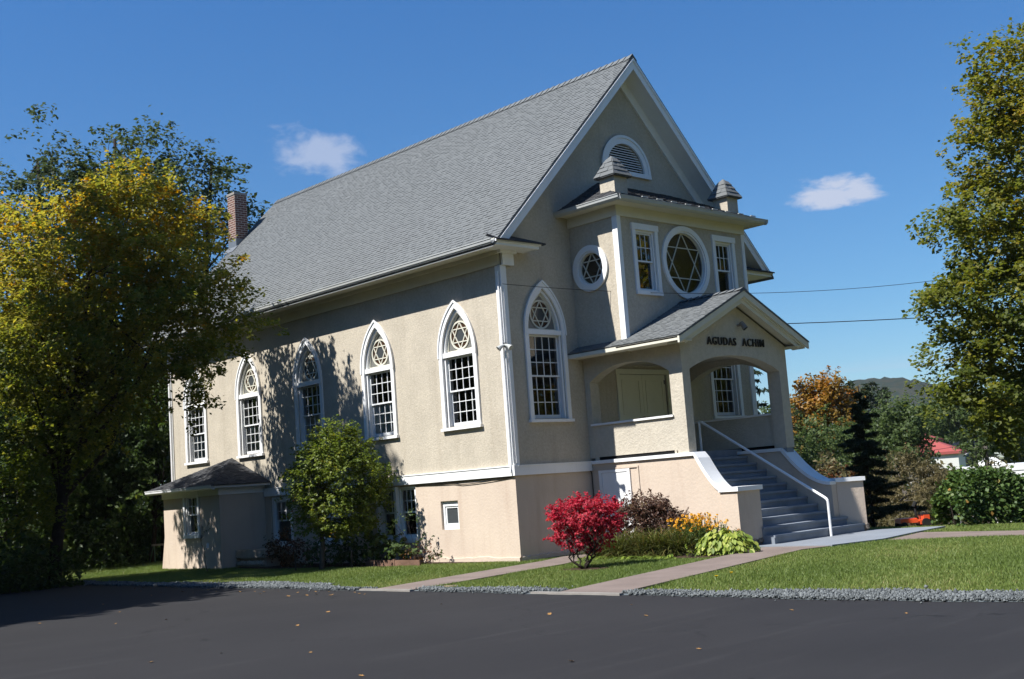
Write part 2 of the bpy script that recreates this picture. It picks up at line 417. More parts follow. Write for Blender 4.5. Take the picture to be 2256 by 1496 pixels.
def asphalt_mat():
    m, t, b = new_mat('asphalt')
    co = N(t, 'ShaderNodeTexCoord')
    n1 = N(t, 'ShaderNodeTexNoise', i_Scale=0.35, i_Detail=6.0, i_Roughness=0.6)
    n2 = N(t, 'ShaderNodeTexNoise', i_Scale=85.0, i_Detail=3.0, i_Roughness=0.75)
    mp = N(t, 'ShaderNodeMapping'); mp.inputs['Rotation'].default_value = (0, 0, R(-52)); mp.inputs['Scale'].default_value = (0.22, 2.6, 1.0)
    n3 = N(t, 'ShaderNodeTexNoise', i_Scale=1.2, i_Detail=7.0, i_Roughness=0.7)
    for n in (n1, n2): L(t, co.outputs['Object'], n.inputs['Vector'])
    L(t, co.outputs['Object'], mp.inputs[0]); L(t, mp.outputs[0], n3.inputs['Vector'])
    r = N(t, 'ShaderNodeValToRGB')
    r.color_ramp.elements[0].position = 0.35; r.color_ramp.elements[0].color = (0.0165, 0.0157, 0.0164, 1)
    r.color_ramp.elements[1].position = 0.75; r.color_ramp.elements[1].color = (0.0275, 0.0262, 0.0268, 1)
    f = math_node(t, 'ADD', math_node(t, 'MULTIPLY', n1.outputs['Fac'], 0.55), math_node(t, 'MULTIPLY', n2.outputs['Fac'], 0.45))
    L(t, f, r.inputs[0])
    # pale scuffs along the driving direction
    mr = N(t, 'ShaderNodeMapRange'); mr.inputs['From Min'].default_value = 0.54; mr.inputs['From Max'].default_value = 0.76; mr.inputs['To Max'].default_value = 0.5
    L(t, n3.outputs['Fac'], mr.inputs['Value'])
    mx = N(t, 'ShaderNodeMixRGB'); L(t, mr.outputs[0], mx.inputs[0]); L(t, r.outputs[0], mx.inputs[1]); mx.inputs[2].default_value = (0.044, 0.0425, 0.0425, 1)
    # tiny pale grit specks
    vo = N(t, 'ShaderNodeTexVoronoi', i_Scale=14.0); L(t, co.outputs['Object'], vo.inputs['Vector'])
    sp = math_node(t, 'LESS_THAN', vo.outputs['Distance'], 0.06)
    mx2 = N(t, 'ShaderNodeMixRGB'); L(t, math_node(t, 'MULTIPLY', sp, 0.5), mx2.inputs[0]); L(t, mx.outputs[0], mx2.inputs[1]); mx2.inputs[2].default_value = (0.08, 0.077, 0.074, 1)
    vc = N(t, 'ShaderNodeTexVoronoi', feature='DISTANCE_TO_EDGE', i_Scale=0.16)
    nw = N(t, 'ShaderNodeTexNoise', i_Scale=1.3, i_Detail=5.0); L(t, co.outputs['Object'], nw.inputs['Vector'])
    wv = N(t, 'ShaderNodeVectorMath', operation='MULTIPLY_ADD'); L(t, nw.outputs['Color'], wv.inputs[0]); wv.inputs[1].default_value = (1.6, 1.6, 0); L(t, co.outputs['Object'], wv.inputs[2])
    L(t, wv.outputs[0], vc.inputs['Vector'])
    ck = math_node(t, 'MULTIPLY', math_node(t, 'LESS_THAN', vc.outputs['Distance'], 0.0022), math_node(t, 'GREATER_THAN', n1.outputs['Fac'], 0.52))
    mx3 = N(t, 'ShaderNodeMixRGB'); L(t, math_node(t, 'MULTIPLY', ck, 0.7), mx3.inputs[0]); L(t, mx2.outputs[0], mx3.inputs[1]); mx3.inputs[2].default_value = (0.008, 0.008, 0.008, 1)
    L(t, mx3.outputs[0], b.inputs['Base Color'])
    b.inputs['Roughness'].default_value = 0.82; b.inputs['Specular IOR Level'].default_value = 0.25
    bp = N(t, 'ShaderNodeBump', i_Strength=0.35, i_Distance=0.008)
    L(t, n2.outputs['Fac'], bp.inputs['Height']); L(t, bp.outputs[0], b.inputs['Normal'])


asphalt_mat()


def hill_mat():
    m, t, b = new_mat('wooded_hill')
    co = N(t, 'ShaderNodeTexCoord')
    n1 = N(t, 'ShaderNodeTexVoronoi', i_Scale=0.16)
    n2 = N(t, 'ShaderNodeTexNoise', i_Scale=0.012, i_Detail=6.0)
    for n in (n1, n2): L(t, co.outputs['Object'], n.inputs['Vector'])
    r = N(t, 'ShaderNodeValToRGB')
    r.color_ramp.elements[0].position = 0.3; r.color_ramp.elements[0].color = (0.011, 0.020, 0.010, 1)
    r.color_ramp.elements[1].position = 0.75; r.color_ramp.elements[1].color = (0.030, 0.028, 0.014, 1)
    sp = N(t, 'ShaderNodeSeparateColor'); L(t, n1.outputs['Color'], sp.inputs[0])
    L(t, math_node(t, 'ADD', math_node(t, 'MULTIPLY', sp.outputs[0], 0.5), math_node(t, 'MULTIPLY', n2.outputs['Fac'], 0.5)), r.inputs[0])
    L(t, r.outputs[0], b.inputs['Base Color'])
    b.inputs['Roughness'].default_value = 1.0; b.inputs['Specular IOR Level'].default_value = 0.0


hill_mat()

# ------------------------------------------------------------------ geometry helpers
def mark(o, label=None, cat=None, group=None, kind=None):
    if label: o['label'] = label
    if cat: o['category'] = cat
    if group: o['group'] = group
    if kind: o['kind'] = kind
    return o


def empty(name, label, cat, loc=(0, 0, 0), group=None, kind=None):
    o = bpy.data.objects.new(name, None)
    S.collection.objects.link(o)
    o.location = loc
    o.empty_display_size = 0.1
    return mark(o, label, cat, group, kind)


def link(name, me, mat, parent=None, label=None, world_coords=True):
    o = bpy.data.objects.new(name, me)
    S.collection.objects.link(o)
    for m in (mat if isinstance(mat, (list, tuple)) else [mat]):
        me.materials.append(MATS[m])
    if parent is not None:
        o.parent = parent
        if world_coords and parent.parent is None:
            o.matrix_parent_inverse = Matrix.Translation(parent.location).inverted()
    if label: o['label'] = label
    return o


class MB:
    def __init__(self):
        self.v = []; self.f = []; self.t = []; self.m = []; self.uv = None

    def add(self, vs, fs, tint=0.5, mi=0):
        k = len(self.v)
        self.v += [tuple(map(float, q)) for q in vs]
        for f in fs:
            self.f.append([i + k for i in f]); self.t.append(tint); self.m.append(mi)
        return self

    def box(self, x0, x1, y0, y1, z0, z1, **kw):
        vs = [(x, y, z) for x in (x0, x1) for y in (y0, y1) for z in (z0, z1)]
        return self.add(vs, [(0, 1, 3, 2), (4, 6, 7, 5), (0, 4, 5, 1), (2, 3, 7, 6), (0, 2, 6, 4), (1, 5, 7, 3)], **kw)

    def prism(self, poly, fn, d0, d1, **kw):
        """poly: list of (u, v); fn(u, v, d) -> point; closed solid between depths d0 and d1"""
        n = len(poly)
        vs = [fn(u, v, d0) for u, v in poly] + [fn(u, v, d1) for u, v in poly]
        tri = tessellate_polygon([[Vector((u, v, 0)) for u, v in poly]])
        fs = [tuple(t) for t in tri] + [tuple(i + n for i in reversed(t)) for t in tri]
        fs += [(i, (i + 1) % n, n + (i + 1) % n, n + i) for i in range(n)]
        return self.add(vs, fs, **kw)

    def panel(self, outer, holes, fn, d=0.0, reveal=0.0, **kw):
        """flat wall face with openings; each opening gets a reveal going in by 'reveal'"""
        loops = [outer] + holes
        tri = tessellate_polygon([[Vector((u, v, 0)) for u, v in lp] for lp in loops])
        flat = [q for lp in loops for q in lp]
        self.add([fn(u, v, d) for u, v in flat], [tuple(t) for t in tri], **kw)
        if reveal:
            for lp in holes:
                n = len(lp)
                vs = [fn(u, v, d) for u, v in lp] + [fn(u, v, d + reveal) for u, v in lp]
                self.add(vs, [(i, (i + 1) % n, n + (i + 1) % n, n + i) for i in range(n)], **kw)
        return self

    def ring(self, a, b, fn, d0, d1, closed=True, **kw):
        """solid band between two loops of equal length"""
        n = len(a)
        vs = [fn(u, v, d) for d in (d0, d1) for lp in (a, b) for u, v in lp]
        fs = []
        for i in range(n if closed else n - 1):
            j = (i + 1) % n
            fs += [(i, j, n + j, n + i), (2 * n + i, 3 * n + i, 3 * n + j, 2 * n + j), (i, 2 * n + i, 2 * n + j, j), (n + i, n + j, 3 * n + j, 3 * n + i)]
        if not closed:
            fs += [(0, n, 3 * n, 2 * n), (n - 1, 3 * n - 1, 4 * n - 1, 2 * n - 1)]
        return self.add(vs, fs, **kw)

    def tube(self, pts, rad, n=6, cap=True, **kw):
        pts = [np.array(q, float) for q in pts]
        rad = [rad] * len(pts) if isinstance(rad, (int, float)) else list(rad)
        vs = []; fs = []
        ref = np.array([0.31, 0.17, 0.93])
        for i, q in enumerate(pts):
            a = pts[min(i + 1, len(pts) - 1)] - pts[max(i - 1, 0)]
            a = a / (np.linalg.norm(a) + 1e-9)
            if abs(a @ ref) > 0.97: ref = np.array([0.9, 0.3, 0.1])
            s = np.cross(a, ref); s /= np.linalg.norm(s); w = np.cross(a, s)
            for k in range(n):
                th = 2 * math.pi * k / n
                vs.append(q + rad[i] * (math.cos(th) * s + math.sin(th) * w))
        for i in range(len(pts) - 1):
            for k in range(n):
                k2 = (k + 1) % n
                fs.append((i * n + k, i * n + k2, (i + 1) * n + k2, (i + 1) * n + k))
        if cap:
            fs += [tuple(reversed(range(n))), tuple(range((len(pts) - 1) * n, len(pts) * n))]
        return self.add(vs, fs, **kw)

    def quad(self, a, b, c, d, **kw):
        return self.add([a, b, c, d], [(0, 1, 2, 3)], **kw)

    def build(self, name, mat, parent=None, label=None, tint=False, smooth=False, world_coords=True):
        me = bpy.data.meshes.new(name)
        me.from_pydata(self.v, [], self.f)
        if tint:
            at = me.attributes.new('tint', 'FLOAT', 'FACE')
            at.data.foreach_set('value', np.array(self.t, dtype=np.float32))
        if any(self.m):
            me.polygons.foreach_set('material_index', np.array(self.m, dtype=np.int32))
        if smooth:
            me.polygons.foreach_set('use_smooth', np.ones(len(self.f), dtype=bool))
        me.update()
        return link(name, me, mat, parent, label, world_coords)


XF = lambda x: (lambda u, v, d: (x + d, u, v))           # wall facing -X : u = y, v = z, d inward
YF = lambda y: (lambda u, v, d: (u, y + d, v))           # wall facing -Y : u = x, v = z, d inward
LOC = lambda u, v, d: (u, d, v)                          # window space: u right, v up, d inward


def circle(cu, cv, r, n=40, a0=0.0, a1=2 * math.pi, closed=True):
    m = n if closed else n + 1
    return [(cu + r * math.cos(a0 + (a1 - a0) * k / n), cv + r * math.sin(a0 + (a1 - a0) * k / n)) for k in range(m)]


def lancet(a, z0, zs, zt, n=12):
    """pointed arch outline: half width a, foot z0, springing zs, point zt (counter-clockwise)"""
    h = zt - zs
    Rr = (a * a + h * h) / (2 * a)
    out = [(-a, z0), (a, z0)]
    th = math.asin(min(1, h / Rr))
    if Rr >= a:
        for k in range(n + 1):
            t = th * k / n
            out.append((a - Rr + Rr * math.cos(t), zs + Rr * math.sin(t)))
    for k in range(1, n + 1):
        t = th * (1 - k / n)
        out.append((-(a - Rr + Rr * math.cos(t)), zs + Rr * math.sin(t)))
    return out


def rect(u0, u1, v0, v1):
    return [(u0, v0), (u1, v0), (u1, v1), (u0, v1)]


def star(mb, cu, cv, r, w, d0, d1):
    for s in (1, -1):
        pts = [(cu + r * math.cos(s * math.pi / 2 + k * 2 * math.pi / 3), cv + r * math.sin(s * math.pi / 2 + k * 2 * math.pi / 3)) for k in range(3)]
        dd = 0.004 if s > 0 else 0.0
        for k in range(3):
            a = np.array(pts[k]); b = np.array(pts[(k + 1) % 3])
            t = (b - a) / np.linalg.norm(b - a); nn = np.array([-t[1], t[0]]) * w / 2
            mb.prism([tuple(a - nn), tuple(b - nn), tuple(b + nn), tuple(a + nn)], LOC, d0 - dd, d1 + dd + 0.001 * k)
    return mb


def sash(mb, u0, u1, v0, v1, cols, rows, d0, d1, bar=0.017, rail=0.036, low=None):
    low = low or rail
    mb.box(u0, u0 + rail, d0, d1, v0, v1); mb.box(u1 - rail, u1, d0, d1, v0, v1)
    mb.box(u0 + rail, u1 - rail, d0, d1, v0, v0 + low); mb.box(u0 + rail, u1 - rail, d0, d1, v1 - rail, v1)
    a0, a1, b0, b1 = u0 + rail, u1 - rail, v0 + low, v1 - rail
    for i in range(1, cols):
        x = a0 + (a1 - a0) * i / cols
        mb.box(x - bar / 2, x + bar / 2, d0 + 0.006, d0 + 0.021, b0, b1)
    for j in range(1, rows):
        z = b0 + (b1 - b0) * j / rows
        mb.box(a0, a1, d0 + 0.004, d0 + 0.020, z - bar / 2, z + bar / 2)
    return mb


def copy_tree(o, parent=None):
    c = o.copy()
    S.collection.objects.link(c)
    c.parent = parent
    if parent is not None:
        c.matrix_parent_inverse = o.matrix_parent_inverse.copy()
    for ch in list(o.children):
        copy_tree(ch, c)
    return c


def clip(poly, a, b, c):
    """keep the part of poly where a*u + b*v + c >= 0"""
    out = []
    for i in range(len(poly)):
        p_, q_ = poly[i], poly[(i + 1) % len(poly)]
        fp, fq = a * p_[0] + b * p_[1] + c, a * q_[0] + b * q_[1] + c
        if fp >= 0: out.append(p_)
        if (fp >= 0) != (fq >= 0):
            t = fp / (fp - fq); out.append((p_[0] + t * (q_[0] - p_[0]), p_[1] + t * (q_[1] - p_[1])))
    return out


def shingles(mb, O, U, V, width, height, seed, row=0.105, cuts=(), thick=(0.009, 0.0155), tw=(0.10, 0.22)):
    """courses of asphalt shingle tabs on a slope: O eave corner, U along the eave, V up the slope"""
    rnd = random.Random(seed)
    O, U, V = (np.array(q, float) for q in (O, U, V))
    U /= np.linalg.norm(U); V /= np.linalg.norm(V)
    W = np.cross(U, V); W = W if W[2] > 0 else -W
    v = 0.0
    while v < height - 1e-6:
        u = -rnd.random() * 0.3
        v1 = min(v + row, height)
        hi = rnd.random() < 0.5
        while u < width:
            w = rnd.uniform(*tw)
            hi = not hi if rnd.random() < 0.85 else hi
            pl = rect(max(u, 0), min(u + w, width), v, v1)
            for c in cuts:
                pl = clip(pl, *c) if len(pl) > 2 else pl
            if len(pl) > 2 and u + w > 0.01:
                t0 = (thick[1] if hi else thick[0]) * rnd.uniform(0.85, 1.15)
                tn = min(1, max(0, (0.47 if hi else 0.53) + rnd.gauss(0, 0.06)))
                top = []; low = []
                for (a, b) in pl:
                    s = 1 - (b - v) / row
                    top.append(O + U * a + V * b + W * (0.004 + t0 * (0.25 + 0.75 * s)))
                    low.append(O + U * a + V * b - W * 0.004)
                n = len(pl)
                mb.add(top + low, [tuple(range(n))] + [(i, n + i, n + (i + 1) % n, (i + 1) % n) for i in range(n)], tint=tn)
            u += w
        v += row
    return mb


# ================================================================== the building
XC, W_, LEN = 4.53, 9.06, 15.25
RIDGE, K = 11.985, 1.006
def roof_z(x): return RIDGE - K * abs(x - XC)
syn = empty('synagogue', 'tan stucco synagogue with steep grey gable roof, arched porch and white pointed windows', 'building', (4.5, 7, 0))

# --- main upper wall -------------------------------------------------
LW = [1.585, 4.60, 7.645, 10.64, 13.68]            # lancet windows along the side wall
LAN = dict(a=0.535, z0=3.05, zs=4.70, zt=5.74)
mb = MB()
holes = [[(yc - u, v) for u, v in lancet(**LAN)] for yc in LW]
mb.panel(rect(0, LEN, 2.0, 7.2), holes, XF(0.0), reveal=0.26)
FWX = [1.225, 7.82]
fl = dict(a=0.535, z0=3.05, zs=5.0, zt=6.0)
fh = [[(xc + u, v) for u, v in lancet(**fl)] for xc in FWX]
vent = circle(4.52, 9.16, 0.70, 24, 0, math.pi, False)
DOOR = rect(3.62, 5.38, 2.12, 4.08)
gable = [(0, 2.0), (W_, 2.0), (W_, 7.2), (XC, roof_z(XC) - 0.28), (0, 7.2)]
mb.panel(gable, fh + [vent, DOOR], YF(0.0), reveal=0.26)
mb.quad((W_, 0, 2.0), (W_, LEN, 2.0), (W_, LEN, 7.2), (W_, 0, 7.2))
mb.add([(x, LEN, z) for x, z in gable], [(0, 1, 2, 3, 4)])
mb.build('wall', 'stucco', syn)
# dark hall inside, seen through the panes
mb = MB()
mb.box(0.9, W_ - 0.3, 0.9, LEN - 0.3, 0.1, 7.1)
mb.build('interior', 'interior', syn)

# --- basement wall ----------------------------------------------------
mb = MB()
BW = [rect(3.44, 4.93, 0.56, 1.80), rect(6.15, 7.55, 0.56, 1.80), rect(8.72, 9.80, 0.50, 1.80), rect(1.94, 2.55, 0.74, 1.385)]
mb.panel(rect(0, LEN, -0.4, 2.0), BW, XF(0.004), reveal=0.20)
mb.panel(rect(0.004, W_ - 0.004, -0.4, 2.0), [], YF(0.004))
mb.quad((W_ - 0.004, 0, -0.6), (W_ - 0.004, LEN, -0.6), (W_ - 0.004, LEN, 2.0), (W_ - 0.004, 0, 2.0))
mb.quad((0, LEN - 0.004, -0.6), (W_, LEN - 0.004, -0.6), (W_, LEN - 0.004, 2.0), (0, LEN - 0.004, 2.0))
# rough footing that steps out a little
rnd = random.Random(4)
n = 60
for (fx, seg) in ((lambda t: (-0.03, t), (0.0, 10.1)), (lambda t: (t, -0.03), (0.0, 2.4))):
    zz = [0.10 + rnd.uniform(-0.02, 0.02) for _ in range(n + 1)]
    for k in range(n):
        t0 = seg[0] + (seg[1] - seg[0]) * k / n; t1 = seg[0] + (seg[1] - seg[0]) * (k + 1) / n
        a, b = fx(t0), fx(t1)
        ia = (0.01, a[1]) if a[0] < 0 else (a[0], 0.01); ib = (0.01, b[1]) if b[0] < 0 else (b[0], 0.01)
        mb.add([(a[0], a[1], -0.2), (b[0], b[1], -0.2), (b[0], b[1], zz[k + 1]), (a[0], a[1], zz[k]), (ia[0], ia[1], zz[k] + 0.01), (ib[0], ib[1], zz[k + 1] + 0.01)], [(0, 1, 2, 3), (3, 2, 5, 4)])
mb.build('basement_wall', 'pink_block', syn)

# --- white trim -------------------------------------------------------
mb = MB()
mb.box(-0.055, 0.0, 0.06, 10.02, 1.83, 2.03); mb.box(-0.055, -0.001, 13.3, LEN, 1.83, 2.03)
mb.box(-0.07, 0.0, 0.06, 10.02, 2.03, 2.052)
mb.box(0.06, 2.40, -0.055, 0.0, 1.83, 2.03); mb.box(0.06, 2.40, -0.07, 0.0, 2.03, 2.052)
mb.build('water_table', 'white_paint', syn)
mb = MB()
mb.box(-0.035, 0.14, -0.035, 0.0, 2.052, 6.44); mb.box(-0.035, 0.0, 0.0, 0.14, 2.052, 6.44); mb.box(-0.06, 0.06, -0.06, 0.06, 1.83, 2.052)
mb.build('corner_board', 'white_paint', syn)
mb = MB(); mb.box(W_ - 0.14, W_ + 0.035, -0.035, 0.0, 2.052, 6.44); mb.box(W_, W_ + 0.034, 0, 0.14, 2.052, 6.44); mb.build('corner_board', 'white_paint', syn)
mb = MB(); mb.box(-0.035, 0.0, LEN - 0.14, LEN + 0.03, 1.83, 6.44); mb.build('corner_board', 'white_paint', syn)

# --- eaves: frieze, soffit, gutter, returns ---------------------------
mb = MB()
mb.box(-0.045, 0.0, 0.0, LEN, 6.455, 6.775)
mb.box(-0.10, -0.045, -0.04, LEN, 6.69, 6.775)               # bed mould
mb.build('frieze', 'cream_paint', syn)
mb = MB(); mb.box(W_, W_ + 0.045, 0.0, LEN, 6.455, 6.775); mb.build('frieze', 'cream_paint', syn)
mb = MB()
mb.box(-0.56, 0.0, -0.50, LEN + 0.5, 6.775, 6.80)
mb.box(-0.58, -0.555, -0.50, LEN + 0.5, 6.76, 6.90)
mb.build('eave_soffit', 'cream_paint', syn)
mb = MB()
mb.box(W_, W_ + 0.56, -0.50, LEN + 0.5, 6.775, 6.80); mb.box(W_ + 0.555, W_ + 0.58, -0.5, LEN + 0.5, 6.76, 6.90)
mb.build('eave_soffit', 'cream_paint', syn)


def gutter(y0, y1, x0, sgn, zt):
    prof = [(0, 0), (0, -0.115), (0.055, -0.12), (0.105, -0.075), (0.115, -0.015), (0.125, -0.015), (0.125, 0.0), (0.108, 0.0), (0.098, -0.06), (0.05, -0.10), (0.012, -0.10), (0.012, 0)]
    return MB().prism(prof, lambda u, v, d: (x0 - sgn * u, d, zt + v), y0, y1)


gutter(-0.50, LEN + 0.5, -0.582, 1, 6.885).build('gutter', 'gutter_metal', syn)
gutter(-0.50, LEN + 0.5, W_ + 0.582, -1, 6.885).build('gutter', 'gutter_metal', syn)
for side in (0, 1):
    fx = (lambda x: x) if not side else (lambda x: W_ - x)
    mb = MB()
    def bx(x0, x1, y0, y1, z0, z1): mb.box(min(fx(x0), fx(x1)), max(fx(x0), fx(x1)), y0, y1, z0, z1)
    bx(-0.56, 0.70, -0.50, -0.001, 6.765, 6.80)
    bx(-0.58, 0.72, -0.535, -0.50, 6.755, 6.865)
    bx(-0.60, 0.76, -0.575, -0.535, 6.82, 6.875)
    bx(0.70, 0.735, -0.50, -0.002, 6.757, 6.86)
    bx(0.0, 0.34, -0.10, -0.04, 6.44, 6.70); bx(-0.10, 0.40, -0.15, -0.04, 6.70, 6.764)
    mb.build('cornice_return', 'white_paint', syn)
    mb = MB()
    A, B, C, D, E_ = ((fx(-0.62), -0.62, 6.88), (fx(0.86), -0.62, 6.88), (fx(0.86), 0.0, 6.885), (fx(0.42), 0.0, 7.13), (fx(-0.40), 0.0, 7.13))
    for q in ((A, B, D, E_), (B, C, D)):
        mb.add(list(q), [tuple(range(len(q)))], tint=0.3)
        mb.add([(x, y, z - 0.035) for x, y, z in q], [tuple(range(len(q)))], tint=0.1)
    mb.add([A, B, (B[0], B[1], B[2] - 0.035), (A[0], A[1], A[2] - 0.035)], [(0, 1, 2, 3)], tint=0.1)
    mb.build('return_roof', 'shingle_dark', syn, tint=True)

# --- main roof ---------------------------------------------------------
mb = MB()
sl = math.hypot(1, K)
h = (XC + 0.66) * sl
ry0, ry1 = -0.545, LEN + 0.54
V_ = np.array([1 / sl, 0, K / sl])
shingles(mb, (XC - h / sl, ry0, RIDGE - h / sl * K), (0, 1, 0), V_, ry1 - ry0, h, 1)
x1 = XC + h / sl
mb.add([(XC, ry0, RIDGE + 0.01), (x1, ry0, RIDGE - h / sl * K), (x1, ry1, RIDGE - h / sl * K), (XC, ry1, RIDGE + 0.01)], [(0, 1, 2, 3)], tint=0.5)
# underside
for sg in (1, -1):
    xe = XC - sg * h / sl
    mb.add([(XC, ry0, RIDGE - 0.06), (xe, ry0, RIDGE - h / sl * K - 0.06), (xe, ry1, RIDGE - h / sl * K - 0.06), (XC, ry1, RIDGE - 0.06)], [(0, 1, 2, 3)], tint=0.3)
    mb.add([(XC, ry0, RIDGE - 0.06), (xe, ry0, RIDGE - h / sl * K - 0.06), (xe, ry0, RIDGE - h / sl * K), (XC, ry0, RIDGE + 0.01)], [(0, 1, 2, 3)], tint=0.05)
    mb.add([(XC, ry1, RIDGE - 0.06), (xe, ry1, RIDGE - h / sl * K - 0.06), (xe, ry1, RIDGE - h / sl * K), (XC, ry1, RIDGE + 0.01)], [(0, 1, 2, 3)], tint=0.05)
roof = mb.build('roof', 'shingle', syn, tint=True)
mb = MB()
y = ry0; rnd = random.Random(9)
while y < ry1 - 0.05:
    y2 = min(y + 0.21, ry1); tn = rnd.uniform(0.45, 1.0)
    for sg in (1, -1):
        dx = 0.15
        mb.add([(XC, y, RIDGE + 0.060), (XC - sg * dx, y, RIDGE + 0.060 - dx * K), (XC - sg * dx, y2, RIDGE + 0.034 - dx * K), (XC, y2, RIDGE + 0.034),
                (XC, y, RIDGE + 0.02), (XC - sg * dx, y, RIDGE + 0.02 - dx * K)], [(0, 1, 2, 3), (0, 1, 5, 4)], tint=tn)
    y = y2
mb.build('ridge_cap', 'shingle', roof, tint=True, world_coords=False).matrix_parent_inverse = Matrix()
# rake boards, rake soffit and rake frieze on the front gable
for sg in (1, -1):
    mb = MB()
    def rk(lo, hi, y0, y1, s0=0.0, s1=None):
        s1 = XC + 0.62 if s1 is None else s1
        vs = []
        cutz = 6.89
        sa_, sb_ = min(s1, (RIDGE + lo - cutz) / K), min(s1, (RIDGE + hi - cutz) / K)
        for yy in (y0, y1):
            for s, zz in ((s0, lo), (sa_, lo), (sb_, hi), (s0, hi)):
                vs.append((XC - sg * s, yy, RIDGE - K * s + zz))
        mb.add(vs, [(0, 1, 2, 3), (7, 6, 5, 4), (0, 4, 5, 1), (2, 6, 7, 3), (0, 3, 7, 4), (1, 5, 6, 2)])
    rk(-0.34, -0.065, -0.535, -0.50)
    rk(-0.125, -0.065, -0.565, -0.535)
    rk(-0.10, -0.064, -0.50, 0.0)
    rk(-0.62, -0.105, -0.055, 0.0)
    rk(-0.20, -0.104, -0.10, -0.055)
    mb.build('rake_board', 'white_paint', syn)
    mb = MB(); rk(-0.34, -0.065, LEN + 0.5, LEN + 0.535); mb.build('rake_board', 'white_paint', syn)
for sg in (1, -1):
    mb = MB()
    s1 = XC + 0.17
    vs = [(XC - sg * s, yy, RIDGE - K * s - 0.30) for s in (0, s1) for yy in (-0.501, -0.054)]
    mb.add(vs, [(0, 1, 3, 2)])
    mb.build('rake_soffit', 'white_paint', syn)

# --- chimney -------------------------------------------------------------
cx0, cx1, cy0, cy1 = 2.73, 3.19, 15.52, 15.98
mb = MB(); uvs = []
zb, zt = -0.2, 12.0
cs_ = [(cx0, cy0), (cx1, cy0), (cx1, cy1), (cx0, cy1)]
per = 0.0
for k in range(4):
    a, b = cs_[k], cs_[(k + 1) % 4]
    ln = math.hypot(a[0] - b[0], a[1] - b[1])
    mb.add([(*a, zb), (*b, zb), (*b, zt), (*a, zt)], [(0, 1, 2, 3)])
    uvs += [(per, zb), (per + ln, zb), (per + ln, zt), (per, zt)]
    per += math.ceil(ln / 0.1125) * 0.1125
ch = mb.build('chimney', 'chimney_brick', roof, world_coords=False)
ch.matrix_parent_inverse = Matrix()
ul = ch.data.uv_layers.new(name='UVMap')
ul.data.foreach_set('uv', np.array(uvs, dtype=np.float32).ravel())
mb = MB()
mb.box(cx0 - 0.02, cx1 + 0.02, cy0 - 0.02, cy1 + 0.02, zt - 0.02, zt + 0.06)
c2 = MB()
mb.build('chimney_cap', 'pale_concrete', syn)
mb = MB()
mb.box(cx0 - 0.02, cx1 + 0.02, cy0 - 0.02, cy1 + 0.02, 9.8, roof_z(cx0) + 0.30)
mb.add([(cx0 - 0.22, cy0 - 0.10, roof_z(cx0 - 0.22) + 0.04), (cx0 - 0.22, cy1 + 0.1, roof_z(cx0 - 0.22) + 0.04), (cx0, cy1 + 0.1, roof_z(cx0) + 0.05), (cx0, cy0 - 0.1, roof_z(cx0) + 0.05)], [(0, 1, 2, 3)])
mb.build('chimney_flashing', 'flashing', syn)

